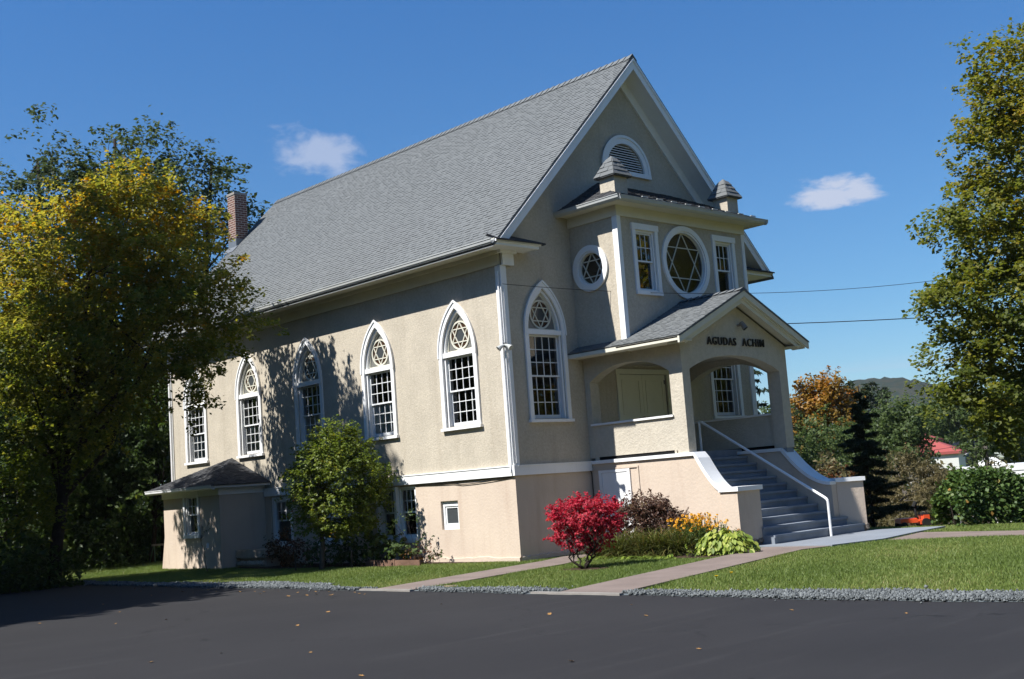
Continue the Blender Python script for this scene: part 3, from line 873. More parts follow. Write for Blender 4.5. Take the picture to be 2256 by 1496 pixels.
# --- lancet windows --------------------------------------------------------
def lancet_window(zs, zt, z0=3.05, cols=4):
    """built once in its own space: u right, d inward, origin on the wall face at ground level"""
    a = 0.535
    outer = lancet(a + 0.115, z0 - 0.02, zs, zt + 0.165)
    inner = lancet(a, z0 - 0.02, zs, zt)
    fr = MB()
    fr.ring(outer, inner, LOC, -0.045, 0.0)
    # drip mould over the arch only
    o2 = lancet(a + 0.128, zs - 0.06, zs, zt + 0.185)[1:] + [(-(a + 0.128), zs - 0.06)]
    i2 = lancet(a + 0.09, zs - 0.06, zs, zt + 0.13)[1:] + [(-(a + 0.09), zs - 0.06)]
    fr.ring(o2, i2, LOC, -0.068, -0.0452, closed=False)
    fr.box(-a - 0.15, a + 0.15, -0.085, 0.0, z0 - 0.085, z0 - 0.02)      # sill
    jam = lancet(a - 0.055, z0 + 0.0, zs, zt - 0.085)
    fr.ring(lancet(a - 0.002, z0 - 0.018, zs, zt - 0.002), jam, LOC, 0.02, 0.20)   # jamb lining
    fr.box(-a + 0.003, a - 0.003, -0.02, 0.199, zs - 0.06, zs + 0.05)       # transom
    o = fr.build('window', 'white_paint', None, world_coords=False)
    u1 = a - 0.06
    zm = z0 + 0.02 + (zs - 0.06 - z0) * 0.5
    s = sash(MB(), -u1, u1, zm - 0.02, zs - 0.065, cols, 3, 0.085, 0.125); s.build('upper_sash', 'sash_white', o)
    s = sash(MB(), -u1, u1, z0 + 0.005, zm + 0.02, cols, 3, 0.128, 0.168, low=0.085); s.build('lower_sash', 'sash_white', o)
    g = MB(); g.quad((-u1, 0.105, zm), (u1, 0.105, zm), (u1, 0.105, zs - 0.07), (-u1, 0.105, zs - 0.07)); g.quad((-u1, 0.148, z0 + 0.02), (u1, 0.148, z0 + 0.02), (u1, 0.148, zm), (-u1, 0.148, zm)); g.build('pane', 'glass', o)
    cr = 0.315; cz = zs + 0.10 + cr
    t = MB()
    t.ring(circle(0, cz, cr + 0.020, 36), circle(0, cz, cr - 0.018, 36), LOC, 0.080, 0.115)
    star(t, 0, cz, cr - 0.01, 0.024, 0.088, 0.104)
    arch = lancet(a - 0.060, zs + 0.045, zs, zt - 0.092); arch_in = lancet(a - 0.10, zs + 0.085, zs, zt - 0.15)
    t.ring(arch, arch_in, LOC, 0.08, 0.12)
    t.build('star_tracery', 'tracery_cream', o)
    # coloured glass: grey spandrels, amber ring between star points, slate heart
    g = MB()
    aa = lancet(a - 0.09, zs + 0.05, zs, zt - 0.10)
    g.panel(aa, [circle(0, cz, cr - 0.005, 36)], LOC, d=0.104)
    g.panel(circle(0, cz, cr - 0.005, 36), [circle(0, cz, cr * 0.56, 6, math.pi / 6, math.pi / 6 + 2 * math.pi)], LOC, d=0.104, mi=1)
    g.panel(circle(0, cz, cr * 0.56, 6, math.pi / 6, math.pi / 6 + 2 * math.pi), [], LOC, d=0.104, mi=2)
    g.build('coloured_glass', ['grey_glass', 'brown_glass', 'slate_glass'], o)
    return o


w0 = lancet_window(4.70, 5.74)
def place(o, loc, face):
    o.parent = syn
    o.matrix_parent_inverse = Matrix.Translation(syn.location).inverted()
    o.location = loc
    o.rotation_euler = (0, 0, -math.pi / 2 if face == 'x' else 0)
shade_me = MB()
shade_me.quad((-0.475, 0.172, 3.06), (0.475, 0.172, 3.06), (0.475, 0.172, 3.84), (-0.475, 0.172, 3.84))
back = MB(); back.quad((-0.55, 0.27, 3.0), (0.55, 0.27, 3.0), (0.55, 0.27, 5.8), (-0.55, 0.27, 5.8))
for i, yc in enumerate(LW):
    o = w0 if i == 0 else copy_tree(w0)
    place(o, (0, yc, 0), 'x')
for o in [c for c in syn.children if c.name.startswith('window')]:
    if o.location.y > 3:
        sh = shade_me.build('blind', 'blind', o, world_coords=False)
wf = lancet_window(5.0, 6.0)
place(wf, (FWX[0], 0, 0), 'y')
w2 = copy_tree(wf); place(w2, (FWX[1], 0, 0), 'y')

# --- gable vent --------------------------------------------------------------
mb = MB()
mb.ring(circle(4.52, 9.16, 0.88, 28, 0, math.pi, False), circle(4.52, 9.16, 0.70, 28, 0, math.pi, False), YF(0), -0.05, 0.0, closed=False)
mb.ring(circle(4.52, 9.16, 0.91, 28, 0, math.pi, False), circle(4.52, 9.16, 0.84, 28, 0, math.pi, False), YF(0), -0.07, -0.051, closed=False)
mb.box(3.60, 5.44, -0.07, 0.0, 9.05, 9.158)
gv = mb.build('gable_vent', 'white_paint', syn)
mb = MB(); z = 9.19
while z < 9.82:
    hw = math.sqrt(max(0, 0.70 ** 2 - (z - 9.16) ** 2)) - 0.01
    mb.add([(4.52 - hw, 0.02, z), (4.52 + hw, 0.02, z), (4.52 + hw, 0.07, z + 0.012), (4.52 - hw, 0.07, z + 0.012), (4.52 - hw, 0.02, z - 0.022), (4.52 + hw, 0.02, z - 0.022)], [(0, 1, 2, 3), (0, 4, 5, 1)])
    z += 0.062
lv = mb.build('louver', 'louver_white', gv, world_coords=False); lv.matrix_parent_inverse = Matrix()
mb = MB(); mb.panel(circle(4.52, 9.16, 0.71, 24, 0, math.pi, False), [], YF(0.13)); o = mb.build('vent_backing', 'louver_dark', gv, world_coords=False); o.matrix_parent_inverse = Matrix()

# --- projecting bay -----------------------------------------------------------
BX0, BX1, BY = 2.30, 7.06, -1.485
BZ0, BZ1 = 4.345, 7.70
mb = MB()
bh = [rect(2.88, 3.56, 5.80, 7.22), rect(5.87, 6.55, 5.80, 7.22), circle(4.665, 6.575, 0.765, 48)]
mb.panel(rect(BX0, BX1, BZ0, BZ1), bh, YF(BY), reveal=0.16)
rw = circle(-0.60, 6.43, 0.40, 40)
mb.panel(rect(BY, -0.001, BZ0, BZ1), [rw], XF(BX0), reveal=0.16)
mb.quad((BX1, BY, BZ0), (BX1, 0, BZ0), (BX1, 0, BZ1), (BX1, BY, BZ1))
mb.build('bay_wall', 'stucco', syn)
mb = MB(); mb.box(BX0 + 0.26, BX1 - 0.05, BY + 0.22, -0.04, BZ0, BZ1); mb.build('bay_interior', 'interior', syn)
mb = MB()
mb.box(BX0 - 0.03, BX0 + 0.10, BY - 0.03, BY, 4.5, 7.48); mb.box(BX0 - 0.03, BX0, BY, BY + 0.12, 4.5, 7.48)
mb.build('corner_board', 'white_paint', syn)
mb = MB()
mb.box(BX1 - 0.08, BX1 + 0.03, BY - 0.03, BY, 4.8, 7.48); mb.box(BX1, BX1 + 0.03, BY, BY + 0.12, 4.8, 7.48)
mb.build('corner_board', 'white_paint', syn)
mb = MB()
mb.box(BX0 - 0.045, BX1 + 0.045, BY - 0.045, BY, 7.48, 7.72); mb.box(BX0 - 0.045, BX0, BY, 0, 7.48, 7.72); mb.box(BX1, BX1 + 0.045, BY, 0, 7.48, 7.72)
mb.box(1.95, 7.41, -1.86, -1.40, 7.72, 7.745); mb.box(1.95, BX0 + 0.1, -1.40, 0, 7.72, 7.745); mb.box(BX1 - 0.1, 7.41, -1.40, 0, 7.72, 7.745)
mb.box(1.93, 1.96, -1.87, -0.001, 7.70, 7.83); mb.box(1.96, 7.40, -1.87, -1.84, 7.70, 7.83); mb.box(7.40, 7.43, -1.87, -0.001, 7.70, 7.83)
mb.build('bay_cornice', 'cream_paint', syn)
prof = [(0, 0), (0, -0.11), (0.055, -0.115), (0.10, -0.07), (0.11, -0.01), (0.12, -0.01), (0.12, 0.004), (0.10, 0.004), (0.09, -0.06), (0.05, -0.10), (0.012, -0.10), (0.012, 0)]
MB().prism(prof, lambda u, v, d: (1.928 - u, d, 7.815 + v), -1.99, 0.0).build('gutter', 'gutter_metal', syn)
MB().prism(prof, lambda u, v, d: (d, -1.872 - u, 7.815 + v), 1.90, 7.55).build('gutter', 'gutter_metal', syn)
MB().prism(prof, lambda u, v, d: (7.432 + u, d, 7.815 + v), -1.99, 0.0).build('gutter', 'gutter_metal', syn)
# hipped bay roof
mb = MB()
c1, c2 = (1.86, -1.95, 7.80), (7.52, -1.95, 7.80)
r1, r2 = (3.45, 0.0, 8.73), (6.2, 0.0, 8.73)
def roofpoly(mb, pts, eave_a, eave_b, seed, **kw):
    pts = [np.array(q, float) for q in pts]
    O = np.array(eave_a, float); U = np.array(eave_b, float) - O; wd = np.linalg.norm(U); U /= wd
    nrm = np.cross(pts[1] - pts[0], pts[2] - pts[0]); nrm /= np.linalg.norm(nrm)
    V = np.cross(nrm, U); V = V if V[2] > 0 else -V
    uv = [((q - O) @ U, (q - O) @ V) for q in pts]
    area = sum(uv[i][0] * uv[(i + 1) % len(uv)][1] - uv[(i + 1) % len(uv)][0] * uv[i][1] for i in range(len(uv)))
    if area < 0: uv.reverse()
    cuts = []
    for i in range(len(uv)):
        a, b = uv[i], uv[(i + 1) % len(uv)]
        cuts.append((-(b[1] - a[1]), b[0] - a[0], (b[1] - a[1]) * a[0] - (b[0] - a[0]) * a[1]))
    u0 = min(q[0] for q in uv); u1 = max(q[0] for q in uv)
    O2 = O + U * u0
    cuts = [(a, b, c + a * u0) for a, b, c in cuts]
    shingles(mb, O2, U, V, u1 - u0, max(q[1] for q in uv), seed, cuts=cuts, **kw)
    mb.add([q - np.array([0, 0, 0.02]) for q in pts], [tuple(range(len(pts)))], tint=0.2)
roofpoly(mb, [c1, c2, r2, r1], c1, c2, 21)
roofpoly(mb, [(1.86, 0.0, 7.80), c1, r1], (1.86, 0.0, 7.80), c1, 22)
roofpoly(mb, [c2, (7.52, 0.0, 7.80), r2], c2, (7.52, 0.0, 7.80), 23)
mb.build('bay_roof', 'shingle_dark', syn, tint=True)
# snow guards along the front eave of the bay
for k in range(9):
    x = 2.75 + k * 0.52
    mb = MB(); mb.box(x, x + 0.20, -1.93, -1.90, 7.865, 7.885); mb.build('snow_guard', 'gutter_metal', syn)
# pinnacles
for (px0, nm) in ((2.32, 0), (6.56, 1)):
    mb = MB(); mb.box(px0, px0 + 0.44, -1.50, -1.06, 7.75, 8.46); mb.box(px0 - 0.03, px0 + 0.47, -1.53, -1.03, 7.75, 7.98)
    pin = mb.build('pinnacle', 'stucco', syn)
    mb = MB()
    cxp, cyp = px0 + 0.22, -1.28
    e = 0.31
    cn = [(cxp - e, cyp - e, 8.43), (cxp + e, cyp - e, 8.43), (cxp + e, cyp + e, 8.43), (cxp - e, cyp + e, 8.43)]
    mid = [(cxp - 0.085, cyp - 0.085, 8.87), (cxp + 0.085, cyp - 0.085, 8.87), (cxp + 0.085, cyp + 0.085, 8.87), (cxp - 0.085, cyp + 0.085, 8.87)]
    ap = (cxp, cyp, 8.95)
    for k in range(4):
        roofpoly(mb, [cn[k], cn[(k + 1) % 4], mid[(k + 1) % 4], mid[k]], cn[k], cn[(k + 1) % 4], 30 + k, row=0.125, tw=(0.2, 0.4), thick=(0.012, 0.022))
        mb.add([mid[k], mid[(k + 1) % 4], ap], [(0, 1, 2)], tint=0.6)
        mb.add([mid[k], cn[k], (cn[k][0], cn[k][1], cn[k][2] + 0.03)], [(0, 1, 2)], tint=0.1)
    mb.box(cxp - 0.27, cxp + 0.27, cyp - 0.27, cyp + 0.27, 8.41, 8.432, tint=0.1)
    o = mb.build('cap_roof', 'shingle', pin, tint=True, world_coords=False); o.matrix_parent_inverse = Matrix()

# round windows with a star
def star_window(parent_face, cu, cv, r_out, r_in, cast, bar):
    fn = LOC
    fr = MB()
    fr.ring(circle(0, 0, r_out, 56), circle(0, 0, r_in, 56), fn, -0.05, 0.0)
    fr.ring(circle(0, 0, r_in + 0.012, 56), circle(0, 0, r_in - 0.04, 56), fn, -0.02, 0.10)
    o = fr.build('round_window', 'white_paint', None)
    t = MB(); star(t, 0, 0, r_in - 0.03, bar, 0.055, 0.08)
    t.ring(circle(0, 0, r_in - 0.03, 48), circle(0, 0, r_in - 0.055, 48), fn, 0.05, 0.085)
    t.build('star_tracery', 'tracery_cream', o)
    g = MB(); g.panel(circle(0, 0, r_in - 0.035, 48), [], fn, d=0.072); g.build('pane', 'amber_glass', o)
    return o
o = star_window('y', 0, 0, 0.885, 0.765, 0, 0.021); place(o, (4.665, BY, 6.575), 'y')
o = star_window('x', 0, 0, 0.535, 0.40, 0, 0.024); place(o, (BX0, -0.60, 6.43), 'x')

# plain double-hung windows: cols/rows of the upper sash
def hung_window(w, z0, z1, cols, rows, cas=0.11, sill=True, curtain=False, name='window', jamb=0.05, casing=True):
    h2 = w / 2
    fr = MB()
    if casing:
        fr.box(-h2 - cas, -h2, -0.04, 0.0, z0, z1); fr.box(h2, h2 + cas, -0.04, 0.0, z0, z1)
        fr.box(-h2 - cas - 0.02, h2 + cas + 0.02, -0.055, 0.0, z1, z1 + cas + 0.03)
    if sill: fr.box(-h2 - cas, h2 + cas, -0.06, 0.0, z0 - 0.09, z0)
    fr.box(-h2, -h2 + jamb, 0.012, 0.15, z0, z1); fr.box(h2 - jamb, h2, 0.012, 0.15, z0, z1)
    fr.box(-h2 + jamb, h2 - jamb, 0.012, 0.15, z1 - jamb, z1); fr.box(-h2 + jamb, h2 - jamb, 0.012, 0.15, z0, z0 + 0.04)
    o = fr.build(name, 'white_paint', None)
    zm = (z0 + z1) / 2
    b = h2 - jamb - 0.002
    sash(MB(), -b, b, zm - 0.02, z1 - jamb - 0.002, cols, rows, 0.05, 0.085, bar=0.018).build('upper_sash', 'sash_white', o)
    sash(MB(), -b, b, z0 + 0.042, zm + 0.02, 1, 1, 0.09, 0.125).build('lower_sash', 'sash_white', o)
    g = MB(); g.quad((-b, 0.068, zm), (b, 0.068, zm), (b, 0.068, z1 - jamb), (-b, 0.068, z1 - jamb)); g.quad((-b, 0.108, z0 + 0.05), (b, 0.108, z0 + 0.05), (b, 0.108, zm), (-b, 0.108, zm)); g.build('pane', 'glass', o)
    if curtain:
        cu = MB(); nn = 24
        pts = [(-b + 2 * b * k / nn, 0.17 + 0.018 * math.sin(k * 1.9)) for k in range(nn + 1)]
        for k in range(nn):
            zl = z1 - jamb - 0.30 - 0.05 * abs(math.sin(k * 0.9))
            cu.quad((pts[k][0], pts[k][1], zl), (pts[k + 1][0], pts[k + 1][1], zl), (pts[k + 1][0], pts[k + 1][1], z1 - jamb - 0.04), (pts[k][0], pts[k][1], z1 - jamb - 0.04))
        cu.build('curtain', 'curtain_lace', o)
    return o
o = hung_window(0.68, 5.80, 7.22, 3, 2); place(o, (3.22, BY, 0), 'y')
c = copy_tree(o); place(c, (6.21, BY, 0), 'y')
for yc in (3.81, 4.56):
    o = hung_window(0.66, 0.58, 1.79, 3, 2, cas=0.05, sill=False, curtain=True, casing=False); place(o, (0.03, yc, 0), 'x')
mb = MB(); mb.box(-0.05, 0.10, 4.14, 4.23, 0.56, 1.80); mb.box(-0.05, 0.12, 3.44, 4.93, 0.47, 0.58); mb.box(-0.03, 0.10, 4.885, 4.97, 0.58, 1.80); mb.build('window_post', 'white_paint', syn)
for yc in (6.50, 7.20):
    o = hung_window(0.66, 0.58, 1.79, 3, 2, cas=0.05, sill=False, curtain=True, casing=False); place(o, (0.03, yc, 0), 'x')
mb = MB(); mb.box(-0.05, 0.10, 6.82, 6.88, 0.56, 1.80); mb.box(-0.05, 0.12, 6.15, 7.55, 0.47, 0.58); mb.build('window_post', 'white_paint', syn)
o = hung_window(0.98, 0.52, 1.79, 3, 2, cas=0.08, sill=True, curtain=True, casing=False, jamb=0.11); place(o, (0.02, 9.26, 0), 'x')
# small fixed basement window
fr = MB(); fr.box(-0.30, 0.30, 0.06, 0.16, 0.74, 0.83); fr.box(-0.30, -0.235, 0.06, 0.16, 0.83, 1.33); fr.box(0.235, 0.30, 0.06, 0.16, 0.83, 1.33); fr.box(-0.235, 0.235, 0.06, 0.16, 1.265, 1.33); fr.box(-0.30, 0.30, 0.05, 0.17, 1.33, 1.384)
o = fr.build('window', 'white_paint', None)
s = MB(); s.box(-0.235, -0.19, 0.08, 0.13, 0.83, 1.265); s.box(0.19, 0.235, 0.08, 0.13, 0.83, 1.265); s.box(-0.19, 0.19, 0.08, 0.13, 0.83, 0.875); s.box(-0.19, 0.19, 0.08, 0.13, 1.22, 1.265); s.build('sash', 'sash_white', o)
g = MB(); g.quad((-0.19, 0.10, 0.87), (0.19, 0.10, 0.87), (0.19, 0.10, 1.22), (-0.19, 0.10, 1.22)); g.build('pane', 'slate_glass', o)
place(o, (0.004, 2.245, 0), 'x')

# --- porch ----------------------------------------------------------------------
PX0, PX1, PY, PZ = 2.42, 6.38, -2.86, 2.10
def arch_pts(u0, u1, vs, vt, n=22):
    """flattened arch: straight haunches easing into a low crown"""
    out = []
    for k in range(n + 1):
        t = k / n
        s = abs(2 * t - 1)
        out.append((u0 + (u1 - u0) * t, vs + (vt - vs) * (1 - s ** 2.3)))
    return out
mb = MB()
T = 0.30
pk = 5.36
fa = arch_pts(2.68, 6.06, 3.84, 4.17)
front = [(PX0, PZ - 0.05), (2.68, PZ - 0.05)] + fa + [(6.06, PZ - 0.05), (PX1, PZ - 0.05), (PX1, 4.44), (4.40, pk), (PX0, 4.44)]
mb.prism(front, YF(PY), 0.0, T)
sa = arch_pts(-2.50, -0.16, 3.84, 4.17)
for xx, d in ((PX0, 1), (PX1 - T, 1)):
    lp = [(PY + T + 0.001, 4.44), (PY + T + 0.001, 2.11), (-2.50, 2.11)] + sa + [(-0.16, 2.11), (-0.001, 2.11), (-0.001, 4.44)]
    mb.prism(lp, XF(xx), 0.003 if xx == PX0 else 0.0, T)
mb.build('porch_wall', 'stucco_rough', syn)
mb = MB(); mb.box(PX0 + 0.31, PX1 - 0.31, PY + 0.31, BY - 0.01, 4.30, 4.34); mb.box(PX0 + 0.31, PX1 - 0.31, BY - 0.01, -0.01, 4.30, 4.34); mb.build('porch_ceiling', 'stucco', syn)
# parapets with a drainage slot underneath
for xx in (PX0, PX1 - 0.24):
    mb = MB()
    x0, x1 = (xx + 0.012, xx + 0.24)
    mb.box(x0, x1, -2.52, -0.14, 2.125, 2.84); mb.box(x0, x1, -0.26, -0.14, 2.05, 2.125); mb.box(x0, x1, -2.52, -2.46, 2.05, 2.125)
    par = mb.build('parapet', 'stucco_rough', syn)
    mb = MB(); mb.box(x0 + 0.02, x0 + 0.05, -2.46, -0.26, 2.046, 2.124); o = mb.build('slot_shade_strip', 'louver_dark', par, world_coords=False); o.matrix_parent_inverse = Matrix()  # near-black strip puts the shade inside the slot into its colour
    mb = MB(); mb.box(x0 - 0.05, x1 + 0.04, -2.53, -0.12, 2.84, 2.885); o = mb.build('parapet_cap', 'white_paint', par, world_coords=False); o.matrix_parent_inverse = Matrix()
# porch roof
mb = MB()
pz0, pkz, pkx = 4.47, 5.62, 4.38
el, er = (1.92, 4.50), (6.80, 4.50)
py0 = -3.26
lt = [(el[0], py0), (pkx, py0)]
roofpoly(mb, [(el[0], py0, el[1]), (pkx, py0, pkz), (pkx, BY, pkz), (el[0], BY, el[1])], (el[0], py0, el[1]), (el[0], BY, el[1]), 41)
zb_ = el[1] + (BX0 - el[0]) / (pkx - el[0]) * (pkz - el[1])
roofpoly(mb, [(el[0], BY, el[1]), (BX0, BY, zb_), (BX0, 0.0, zb_), (el[0], 0.0, el[1])], (el[0], BY, el[1]), (el[0], 0.0, el[1]), 42)
roofpoly(mb, [(er[0], py0, er[1]), (pkx, py0, pkz), (pkx, BY, pkz), (er[0], BY, er[1])], (er[0], BY, er[1]), (er[0], py0, er[1]), 43)
mb.add([(er[0], BY, er[1]), (BX1, BY, er[1]), (BX1, 0, er[1]), (er[0], 0, er[1])], [(0, 1, 2, 3)], tint=0.3)
for (xe, ze) in (el, er):
    mb.add([(pkx, py0 - 0.02, pkz + 0.02), (xe, py0 - 0.02, ze + 0.015), (xe, py0 - 0.02, ze - 0.03), (pkx, py0 - 0.02, pkz - 0.03)], [(0, 1, 2, 3)], tint=0.05)
y = py0
while y < BY - 0.03:
    y2 = min(y + 0.21, BY)
    for sg in (1, -1):
        mb.add([(pkx, y, pkz + 0.055), (pkx - sg * 0.14, y, pkz + 0.055 - 0.065), (pkx - sg * 0.14, y2, pkz + 0.03 - 0.065), (pkx, y2, pkz + 0.03), (pkx, y, pkz + 0.02), (pkx - sg * 0.14, y, pkz - 0.05)], [(0, 1, 2, 3), (0, 1, 5, 4)], tint=random.Random(int(y * 100)).uniform(0.4, 1))
    y = y2
mb.build('porch_roof', 'shingle', syn, tint=True)
# boxed porch cornice
mb = MB()
sl_ = (pkz - el[1]) / (pkx - el[0])
for sg, xe in ((1, el[0]), (-1, er[0])):
    run = abs(pkx - xe)
    def rk2(lo, hi, y0, y1, s1=run):
        vs = []
        for yy in (y0, y1):
            for s, zz in ((0, lo), (s1, lo), (s1, hi), (0, hi)):
                vs.append((pkx - sg * s, yy, pkz - (pkz - el[1]) / run * s + zz))
        mb.add(vs, [(0, 1, 2, 3), (7, 6, 5, 4), (0, 4, 5, 1), (2, 6, 7, 3), (0, 3, 7, 4), (1, 5, 6, 2)])
    rk2(-0.16, -0.022, py0 + 0.0, py0 + 0.05)
    rk2(-0.30, -0.161, py0 + 0.09, py0 + 0.10, run - 0.30)
    rk2(-0.20, -0.165, py0 + 0.05, PY - 0.0, run - 0.10)
    rk2(-0.055, -0.024, py0 + 0.05, BY)
    x0, x1 = (xe, xe + 0.05) if sg > 0 else (xe - 0.05, xe)
    yend = 0.0 if sg > 0 else BY
    mb.box(x0, x1, py0 + 0.051, yend, 4.395, 4.478)
    x0, x1 = (xe + 0.05, PX0) if sg > 0 else (PX1, xe - 0.05)
    mb.box(x0, x1, py0 + 0.06, yend, 4.395, 4.42)
mb.build('porch_cornice', 'cream_paint', syn)

# porch floor, stairs and side walls
mb = MB()
mb.box(PX0 + 0.12, PX1 - 0.12, -1.50, -0.004, 0.0, PZ)
for xx in ((PX0 + 0.02, PX0 + 0.30), (PX1 - 0.30, PX1 - 0.02)):
    mb.box(xx[0], xx[1], -2.84, -1.50, 0.05, 2.045)
mb.build('porch_floor', 'stair_paint', syn)
NS, y1s, tread, rise0, rise = 12, -4.34, 0.2582, 0.05, 0.1708
mb = MB()
for k in range(NS):
    yk = y1s + tread * k; zk = rise0 + rise * (k + 1)
    xr = 6.03 if k > 1 else (6.62 if k == 0 else 6.46)
    xl = 3.10 if yk < -3.62 else 2.74
    ye = yk + tread if k < NS - 1 else -1.505
    zb0 = zk - rise
    if k == NS - 1: ye = -1.40; zk = PZ + 0.003
    # tread with a slight nosing, riser below
    mb.box(xl, xr, yk, ye + 0.02, zk - 0.05, zk)
    mb.box(xl + 0.002, xr - 0.002, yk + 0.022, ye + 0.02, -0.02 if k < 2 else zb0 - 0.06, zk - 0.05)
st = mb.build('staircase', 'stair_paint', syn)

def curved_wall(x0, x1, curve, yback, name):
    """side wall of the stairs with a swept top; curve: (y, z) of the top from the porch outwards"""
    mb = MB()
    cv = curve
    poly = [(yback, -0.3)] + [(yback, cv[0][1])] + cv + [(cv[-1][0], -0.3)]
    mb.prism(poly, XF(x0), 0.0, x1 - x0)
    w = mb.build(name, 'pink_block', syn)
    mb = MB()
    top = [(yback, cv[0][1])] + cv
    up = []
    for i, (yy, zz) in enumerate(top):
        a = np.array(top[min(i + 1, len(top) - 1)]) - np.array(top[max(i - 1, 0)])
        a = a / np.linalg.norm(a); nn = np.array([a[1], -a[0]]); nn = nn if nn[1] > 0 else -nn
        up.append(tuple(np.array([yy, zz]) + nn * 0.075))
    mb.ring(top, up, XF(x0 - 0.05), 0.0, x1 - x0 + 0.10, closed=False)
    o = mb.build('wall_cap', 'white_paint', w, world_coords=False, smooth=False); o.matrix_parent_inverse = Matrix()
    return w
def sweep(y0, y1, z0, z1, n=14, p=1.55):
    return [(y0 + (y1 - y0) * k / n, z1 + (z0 - z1) * (1 - k / n) ** p) for k in range(n + 1)]
curved_wall(2.42, 2.74, sweep(-2.99, -3.66, 1.975, 1.16), -0.002, 'stair_wall')
curved_wall(6.03, 6.40, sweep(-2.72, -3.95, 1.975, 1.13, p=1.9), -1.35, 'stair_wall')
# piers
mb = MB()
mb.box(2.37, 3.15, -4.03, -3.60, 0.16, 1.175)
mb.box(2.40, 3.12, -4.00, -3.62, -0.2, 0.16)
pr = mb.build('pier', 'pink_block', syn)
mb = MB(); mb.box(2.33, 3.20, -4.08, -3.58, 1.175, 1.265); o = mb.build('pier_cap', 'white_paint', pr, world_coords=False); o.matrix_parent_inverse = Matrix()
th = R(40)
cx_, cy_ = 6.22, -3.96
ux, uy = math.cos(th), -math.sin(th)
vx, vy = math.sin(th), math.cos(th)
def rot_box(mb, a0, a1, b0, b1, z0, z1):
    pts = [(cx_ + ux * a + vx * b, cy_ + uy * a + vy * b) for a, b in ((a0, b0), (a1, b0), (a1, b1), (a0, b1))]
    mb.add([(x, y, z) for z in (z0, z1) for x, y in pts], [(3, 2, 1, 0), (4, 5, 6, 7), (0, 1, 5, 4), (1, 2, 6, 5), (2, 3, 7, 6), (3, 0, 4, 7)])
mb = MB(); rot_box(mb, 0, 0.62, 0, 0.5, 0.16, 1.175)
pr = mb.build('pier', 'pink_block', syn)
mb = MB(); rot_box(mb, -0.03, 0.66, -0.05, 0.55, 1.175, 1.265); o = mb.build('pier_cap', 'white_paint', pr, world_coords=False); o.matrix_parent_inverse = Matrix()
# crumbling rubble feet of the piers
mb = MB(); rnd = random.Random(3)
def rock(mb, c, r, rnd, n=1):
    base = [(1, 0, 0), (-1, 0, 0), (0, 1, 0), (0, -1, 0), (0, 0, 1), (0, 0, -1), (.6, .6, .5), (-.6, .6, .5), (.6, -.6, .5), (-.6, -.6, .5), (.6, .6, -.5), (-.6, .6, -.5), (.6, -.6, -.5), (-.6, -.6, -.5)]
    vs = [tuple(np.array(c) + np.array(q) * np.array(r) * rnd.uniform(0.75, 1.1)) for q in base]
    fs = [(4, 6, 7), (4, 7, 9), (4, 9, 8), (4, 8, 6), (0, 6, 8), (0, 8, 12), (0, 12, 10), (0, 10, 6), (1, 7, 11), (1, 11, 13), (1, 13, 9), (1, 9, 7), (2, 6, 10), (2, 10, 11), (2, 11, 7), (3, 9, 13), (3, 13, 12), (3, 12, 8), (5, 10, 12), (5, 12, 13), (5, 13, 11), (5, 11, 10)]
    mb.add(vs, fs)
for k in range(16):
    rock(mb, (2.40 + 0.78 * rnd.random(), -4.03 + 0.04 * rnd.random(), 0.08 + 0.07 * rnd.random()), (0.11, 0.06, 0.075), rnd)
mb.build('rubble_footing', 'rubble_stone', syn)
mb = MB()
for k in range(9):
    a = 0.3 + 0.36 * rnd.random(); rock(mb, (cx_ + ux * a, cy_ + uy * a + 0.02, 0.12 + 0.06 * rnd.random()), (0.09, 0.06, 0.07), rnd)
rot_box(mb, 0.02, 0.6, 0.02, 0.48, -0.3, 0.16)
mb.build('rubble_footing', 'rubble_stone', syn)
# handrail
mb = MB(); hx = 5.10
mb.tube([(hx, -4.40, 0.80), (hx, -4.375, 0.845), (hx, -4.33, 0.88), (hx, -1.18, 2.81), (hx, -1.12, 2.815)], 0.030, 8)
hr = mb.build('handrail', 'white_paint', syn)
for a, b in (((hx, -4.40, 0.02), (hx, -4.40, 0.80)), ((hx, -1.12, 2.10), (hx, -1.12, 2.82))):
    mb = MB(); mb.tube([a, b], 0.028, 8); mb.tube([a, (a[0], a[1], a[2] + 0.02)], 0.06, 10)
    o = mb.build('post', 'white_paint', hr, world_coords=False); o.matrix_parent_inverse = Matrix()
